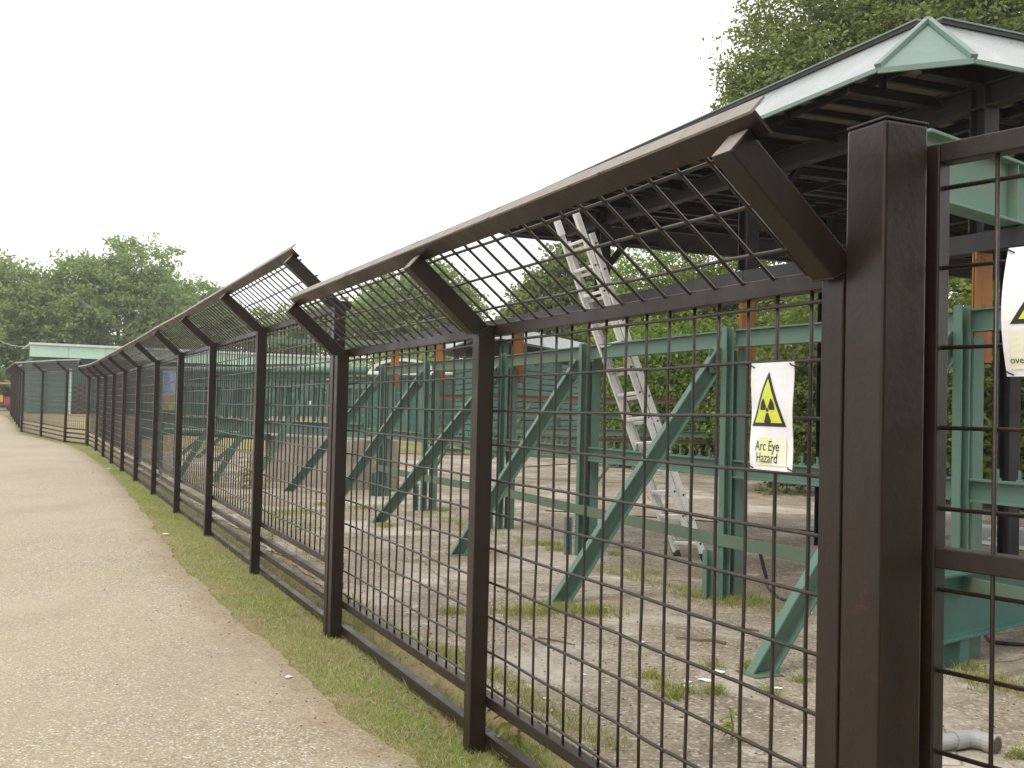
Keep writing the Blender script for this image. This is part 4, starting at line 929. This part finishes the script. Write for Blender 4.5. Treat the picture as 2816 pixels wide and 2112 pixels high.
for (x_, y_, h_, lb_) in ((9.2, 19.0, 4.6, 'dense shaded shrub behind the side barrier nearest the canopy column'), (11.8, 18.2, 5.0, 'tall shaded shrub further along behind the side barrier'), (14.6, 18.6, 5.2, 'shaded shrub at the far end behind the side barrier'), (8.2, 24.5, 6.4, 'tall shaded bush beyond the end of the rear barrier'), (11.4, 25.5, 7.5, 'tall dark bush under the huge broad tree'), (9.9, 22.3, 7.0, 'tall dark bush filling the gap under the canopy'), (6.6, 21.8, 4.6, 'dark bush between the canopy columns and the rear barrier'), (12.9, 21.5, 7.5, 'dark bush at the back under the canopy corner')):
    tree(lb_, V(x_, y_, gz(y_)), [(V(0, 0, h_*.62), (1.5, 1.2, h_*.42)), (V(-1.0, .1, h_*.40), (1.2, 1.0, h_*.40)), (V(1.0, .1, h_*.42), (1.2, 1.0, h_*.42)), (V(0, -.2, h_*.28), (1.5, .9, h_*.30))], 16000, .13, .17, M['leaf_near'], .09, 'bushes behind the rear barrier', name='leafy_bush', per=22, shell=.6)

# grass
def blades(name, pts, hgt, wid, mat, lean=.45):
    n = len(pts); h = hgt*rng.uniform(.45, 1.3, n); a = rng.uniform(0, 2*np.pi, n); side = np.stack([np.cos(a), np.sin(a), np.zeros(n)], 1)*(wid*rng.uniform(.7, 1.3, n))[:, None]
    l = rng.normal(size=(n, 2))*lean; tip = pts+np.stack([l[:, 0]*h, l[:, 1]*h, h], 1); mid = pts+np.stack([l[:, 0]*h*.3, l[:, 1]*h*.3, h*.55], 1)
    v = np.stack([pts-side, pts+side, mid+side*.7, mid-side*.7, tip], 1).reshape(-1, 3)
    i5 = np.arange(n)*5; q = np.stack([i5, i5+1, i5+2, i5+3], 1); t = np.stack([i5+3, i5+2, i5+4], 1)
    m = bpy.data.meshes.new(name); m.vertices.add(5*n); m.vertices.foreach_set('co', v.astype(np.float32).ravel())
    li = np.concatenate([q.ravel(), t.ravel()]).astype(np.int32); m.loops.add(len(li)); m.loops.foreach_set('vertex_index', li)
    ls = np.concatenate([np.arange(n)*4, 4*n+np.arange(n)*3]).astype(np.int32); lt_ = np.concatenate([np.full(n, 4), np.full(n, 3)]).astype(np.int32)
    m.polygons.add(2*n); m.polygons.foreach_set('loop_start', ls); m.polygons.foreach_set('loop_total', lt_); m.update(calc_edges=True)
    return link(name, m, mat)
ed = np.array(edge_d); fl = np.array([p[:2] for p in ([P0-D1*2.5, P0, P1]+run2+run3[1:])])
seg = np.linalg.norm(np.diff(fl, axis=0), axis=1); cum = np.concatenate([[0], np.cumsum(seg)])
def fence_at(s):
    i = np.clip(np.searchsorted(cum, s)-1, 0, len(seg)-1); t = (s-cum[i])/seg[i]
    return fl[i]+(fl[i+1]-fl[i])*t[:, None], (fl[i+1]-fl[i])/seg[i][:, None]
ns = 190000; u = rng.random(ns); s = np.sort(cum[-1]*(u**2.6)*.98); fp, fd = fence_at(s)
# distance to the path edge along the outward normal: nearest sampled edge point
ed0 = np.array(densify(edge, .3, 0.0)); smp = np.linspace(0, cum[-1], 400); sf, _d = fence_at(smp)
wid = np.array([math.sqrt(np.min(((ed0-p)**2).sum(1))) for p in sf]); wid = np.convolve(np.pad(wid, 4, mode='edge'), np.ones(9)/9, 'valid')
wd_ = np.interp(s, smp, wid); nrm_ = np.stack([-fd[:, 1], fd[:, 0]], 1)
k = rng.random(ns)**.75; dens = rng.random(ns)
nq = fp+nrm_*(wd_*(k*1.16-.10))[:, None]+rng.normal(size=(ns, 2))*.025
# bare and thin patches
pn_ = np.sin(nq[:, 0]*3.1+1)*np.sin(nq[:, 1]*2.3+.5)+.6*np.sin(nq[:, 0]*7.7)*np.sin(nq[:, 1]*6.1)+.4*np.sin(nq[:, 0]*17+nq[:, 1]*13)
keep = dens < np.clip(1.0-.62*np.clip(k-.52, 0, 1)*3.0+.20*pn_, .035, 1); nq = nq[keep]; kk = k[keep]
pz = np.array([gz(y) for y in nq[:, 1]]); pts = np.column_stack([nq, pz])
tag(blades('grass_verge', pts, .030*(1-.45*kk), .0019, M['grass'], .9), 'strip of short grass between the path and the fences', 'grass', kind='stuff')
# weeds and tufts in the yard
tuft = []
def add_tuft(u, v, r, n): g = G(u, v); a = rng.normal(size=(n, 2))*r*.5; tuft.append(np.column_stack([g[0]+a[:, 0], g[1]+a[:, 1], np.full(n, gz(g[1])+.008)]))
def add_band(p, q, r, n):
    a, b = G(*p), G(*q); t = rng.random(n); j = rng.normal(size=(n, 2))*r*(.4+.6*np.sin(t*17)[:, None]**2); c = a[None, :2]+(b-a)[None, :2]*t[:, None]+j
    tuft.append(np.column_stack([c, np.array([gz(y)+.008 for y in c[:, 1]])]))
for a in ((1640, 1688, .22, 900), (1430, 1690, .25, 1100), (1540, 1682, .3, 1300), (1530, 1516, .12, 500), (1500, 1500, .18, 500), (2060, 1655, .2, 700), (2000, 1665, .2, 500), (1905, 1645, .15, 400), (1965, 1912, .06, 300), (1860, 1925, .07, 200), (1790, 1868, .09, 260), (1830, 1900, .08, 220), (1885, 1912, .06, 160), (2115, 1915, .05, 120), (1960, 1838, .06, 150), (2205, 1880, .06, 160), (2065, 1840, .08, 200), (1880, 1420, .3, 300), (1660, 1340, .25, 260), (1790, 1355, .3, 300), (2085, 1350, .12, 120), (1250, 1690, .12, 400), (1205, 1405, .25, 700), (1060, 1450, .18, 600), (1005, 1400, .3, 700), (900, 1390, .25, 700), (820, 1410, .5, 900), (1150, 1460, .15, 200), (2660, 1845, .12, 400), (2700, 1880, .2, 500), (2790, 1905, .2, 400), (2660, 1810, .08, 250), (2730, 1440, .25, 300), (2800, 2090, .05, 200), (1690, 1530, .1, 200), (1780, 1580, .2, 200), (1050, 1345, .3, 900), (1020, 1290, .12, 500)):
    add_tuft(*a)
for pa_, pb_, n_b in ((P0, P1, 1500), (P1, P2, 1500), (P2, P4, 1400), (P4, P5, 1000), (P5, P6, 800), (P6, P7, 700)):
    t_ = rng.random(n_b); o_ = np.abs(rng.normal(size=n_b))*.16+.03; wob = (np.sin(t_*23+n_b)+np.sin(t_*9.0)) > -.35; c_ = pa_[None]+(pb_-pa_)[None]*t_[:, None]+N1[None]*o_[:, None]; tuft.append(c_[wob]+V(0, 0, .004))
for a in (((1340, 1850), (1480, 1955), .08, 700), ((1480, 1955), (1700, 2070), .08, 600), ((1210, 1790), (1290, 1850), .08, 500), ((930, 1640), (1020, 1720), .12, 800), ((1020, 1720), (1270, 1830), .1, 900), ((1180, 1420), (1360, 1470), .18, 900), ((1360, 1470), (1560, 1515), .12, 500), ((1650, 1570), (1890, 1630), .10, 700), ((1890, 1630), (2180, 1690), .16, 900), ((700, 1440), (900, 1560), .2, 900), ((560, 1360), (760, 1420), .5, 2600), ((430, 1300), (640, 1340), .6, 2200), ((760, 1420), (900, 1480), .4, 1400), ((1340, 2010), (1480, 2110), .09, 500), ((300, 1245), (460, 1290), .5, 1200)):
    add_band(*a)
tp_ = np.concatenate(tuft)
tag(blades('yard_weeds', tp_[rng.random(len(tp_)) < .62], .055, .0026, M['weed'], .8), 'tufts of grass and moss sprouting from the bare yard', 'weeds', kind='stuff')
def plant(name, label, base, hgt, n, spread, leaf):
    T = thing(name, label, 'plant'); T.location = base
    MB().pipe([V(0, 0, -.02), V(.01, .01, hgt*.5), V(-.01, 0, hgt)], [.008, .006, .003], 6).build('stem', M['weed'], T)
    for k in range(n):
        a = random.uniform(0, 6.28); z = hgt*random.uniform(.1, .95); L = leaf*random.uniform(.6, 1.2); o = V(0, 0, z); dr = V(math.cos(a), math.sin(a), random.uniform(-.1, .5)); sd = V(-math.sin(a), math.cos(a), 0)
        w = L*.17; m = MB(); seq = []
        for j in range(6):
            t = j/5; c = o+dr*L*t-V(0, 0, .5*L*t*t); ww = w*math.sin(math.pi*min(.97, t*.9+.08))*(1.25 if j % 2 else .6); seq += [c-sd*ww, c+V(0, 0, -.01), c+sd*ww]
        fs = []
        for j in range(5): fs += [(3*j, 3*j+1, 3*j+4, 3*j+3), (3*j+1, 3*j+2, 3*j+5, 3*j+4)]
        m.add(seq, fs).build('leaf', M['weed'], T, recalc=False)
    return T
plant('thistle', 'young thistle growing under the bottom rail next to the near fence post', G(1422, 2062), .20, 12, .1, .14)
plant('thistle', 'thin tall weed on the bare yard near the gate post', G(2010, 2045), .17, 9, .1, .07)
plant('leafy_weed', 'leafy weed climbing through the rails at the tall end of the long fence', G(745, 1545), .42, 14, .2, .13)
plant('leafy_weed', 'bushy weed growing against the concrete block', G(690, 1345), .75, 34, .3, .34)
plant('leafy_weed', 'tall weed growing round the foot of a barrier post', G(1062, 1352), .80, 36, .2, .26)
plant('leafy_weed', 'small weed in a crack at the back of the yard', G(2086, 1350), .18, 10, .1, .12)
# dry stalks on the verge and twigs on the path
st = MB()
for k in range(160):
    t = random.random()**2; s_ = np.array([cum[-1]*t*.4+2.0]); f_, d_ = fence_at(s_); e_ = ed[np.argmin(np.sum((ed-f_[0])**2, 1))]
    c = f_[0]+(e_-f_[0])*random.uniform(.2, 1.15); a = random.uniform(0, 6.28); L = random.uniform(.04, .13)
    p = V(c[0], c[1], gz(c[1])+.016); st.pipe([p, p+V(math.cos(a)*L*.5, math.sin(a)*L*.5, .012), p+V(math.cos(a+.3)*L, math.sin(a+.3)*L, .006)], .0015, 4)
tag(st.build('dry_stalks', M['tan'], recalc=False), 'loose dry straw scattered along the edge of the path', 'straw', kind='stuff')

def pebbles(name, pts, size, mat):
    n = len(pts); b0 = np.array([[1, 0, 0], [-.5, .87, 0], [-.5, -.87, 0], [0, 0, .9]]); a = rng.uniform(0, 6.28, n); sz = size*rng.uniform(.5, 1.5, n)
    ca, sa = np.cos(a), np.sin(a); v = np.zeros((n, 4, 3)); v[:, :, 0] = (b0[None, :, 0]*ca[:, None]-b0[None, :, 1]*sa[:, None])*sz[:, None]; v[:, :, 1] = (b0[None, :, 0]*sa[:, None]+b0[None, :, 1]*ca[:, None])*sz[:, None]*.8; v[:, :, 2] = b0[None, :, 2]*sz[:, None]*.7
    v += pts[:, None, :]; i4 = np.arange(n)*4; f = np.concatenate([np.stack([i4, i4+1, i4+3], 1), np.stack([i4+1, i4+2, i4+3], 1), np.stack([i4+2, i4, i4+3], 1)])
    m = bpy.data.meshes.new(name); m.from_pydata(v.reshape(-1, 3).tolist(), [], f.tolist()); m.update(); return link(name, m, mat)
n_ = 5200; t_ = rng.random(n_)**1.3; q_ = rng.random(n_)
yp = P0[None, :2]-D1[None, :2]*1.5+D1[None, :2]*(t_*17)[:, None]+N1[None, :2]*(.0+q_**1.7*6)[:, None]
tag(pebbles('yard_gravel', np.column_stack([yp, np.full(n_, .010)])[:3000], .008, M['concrete']), 'loose grit lying over the bare yard', 'gravel', kind='stuff')
tag(pebbles('soil_crumbs', np.column_stack([yp, np.full(n_, .010)])[3000:], .009, M['bark']), 'dark crumbs of soil and bark on the bare yard', 'soil', kind='stuff')
ei = rng.integers(0, 330, 900); pp_ = ed[ei]+np.column_stack([-np.abs(rng.normal(size=900))*.35, rng.normal(size=900)*.1])
tag(pebbles('path_debris', np.column_stack([pp_, np.array([gz(y)+.009 for y in pp_[:, 1]])]), .006, M['bark']), 'dark crumbs of soil and bark along the path edge', 'soil', kind='stuff')
# unseen trees added outside the gate to shade it and the near posts
for (x_, y_, h_, lb_) in ((4.5, -5.5, 8.0, 'unseen leafy tree added for shade just outside the mesh gate'), (9.0, -3.0, 9.0, 'unseen leafy tree added for shade beside the path opposite the gate'), (.5, -10.0, 9.0, 'unseen leafy tree added for shade beside the path, furthest from the yard')):
    tree(lb_, V(x_, y_, 0), [(V(0, 0, h_*.62), (2.6, 2.2, h_*.36)), (V(-1.6, .1, h_*.45), (2.0, 1.8, h_*.32)), (V(1.6, .1, h_*.45), (2.0, 1.8, h_*.32)), (V(0, .2, h_*.30), (2.4, 1.9, h_*.26))], 9000, .30, .3, M['leaf_near'], .2, 'unseen trees added to shade the gate', per=20, shell=.6)

# ------------------------------------------------------------------ the hazy air of a dull summer day
hz = MB().box((0, 100, 14.0), (700, 420, 34.0)).build('haze', None); tag(hz, kind='stuff', label='thin pale haze in the air over the whole place', cat='haze')
hm_ = bpy.data.materials.new('haze'); hm_.use_nodes = True; t = hm_.node_tree; t.nodes.remove(t.nodes['Principled BSDF'])
pv = t.nodes.new('ShaderNodeVolumePrincipled'); pv.inputs['Color'].default_value = (.93, .95, .96, 1); pv.inputs['Density'].default_value = .0009; pv.inputs['Anisotropy'].default_value = .2
t.links.new(pv.outputs[0], t.nodes['Material Output'].inputs['Volume']); hz.data.materials.append(hm_)
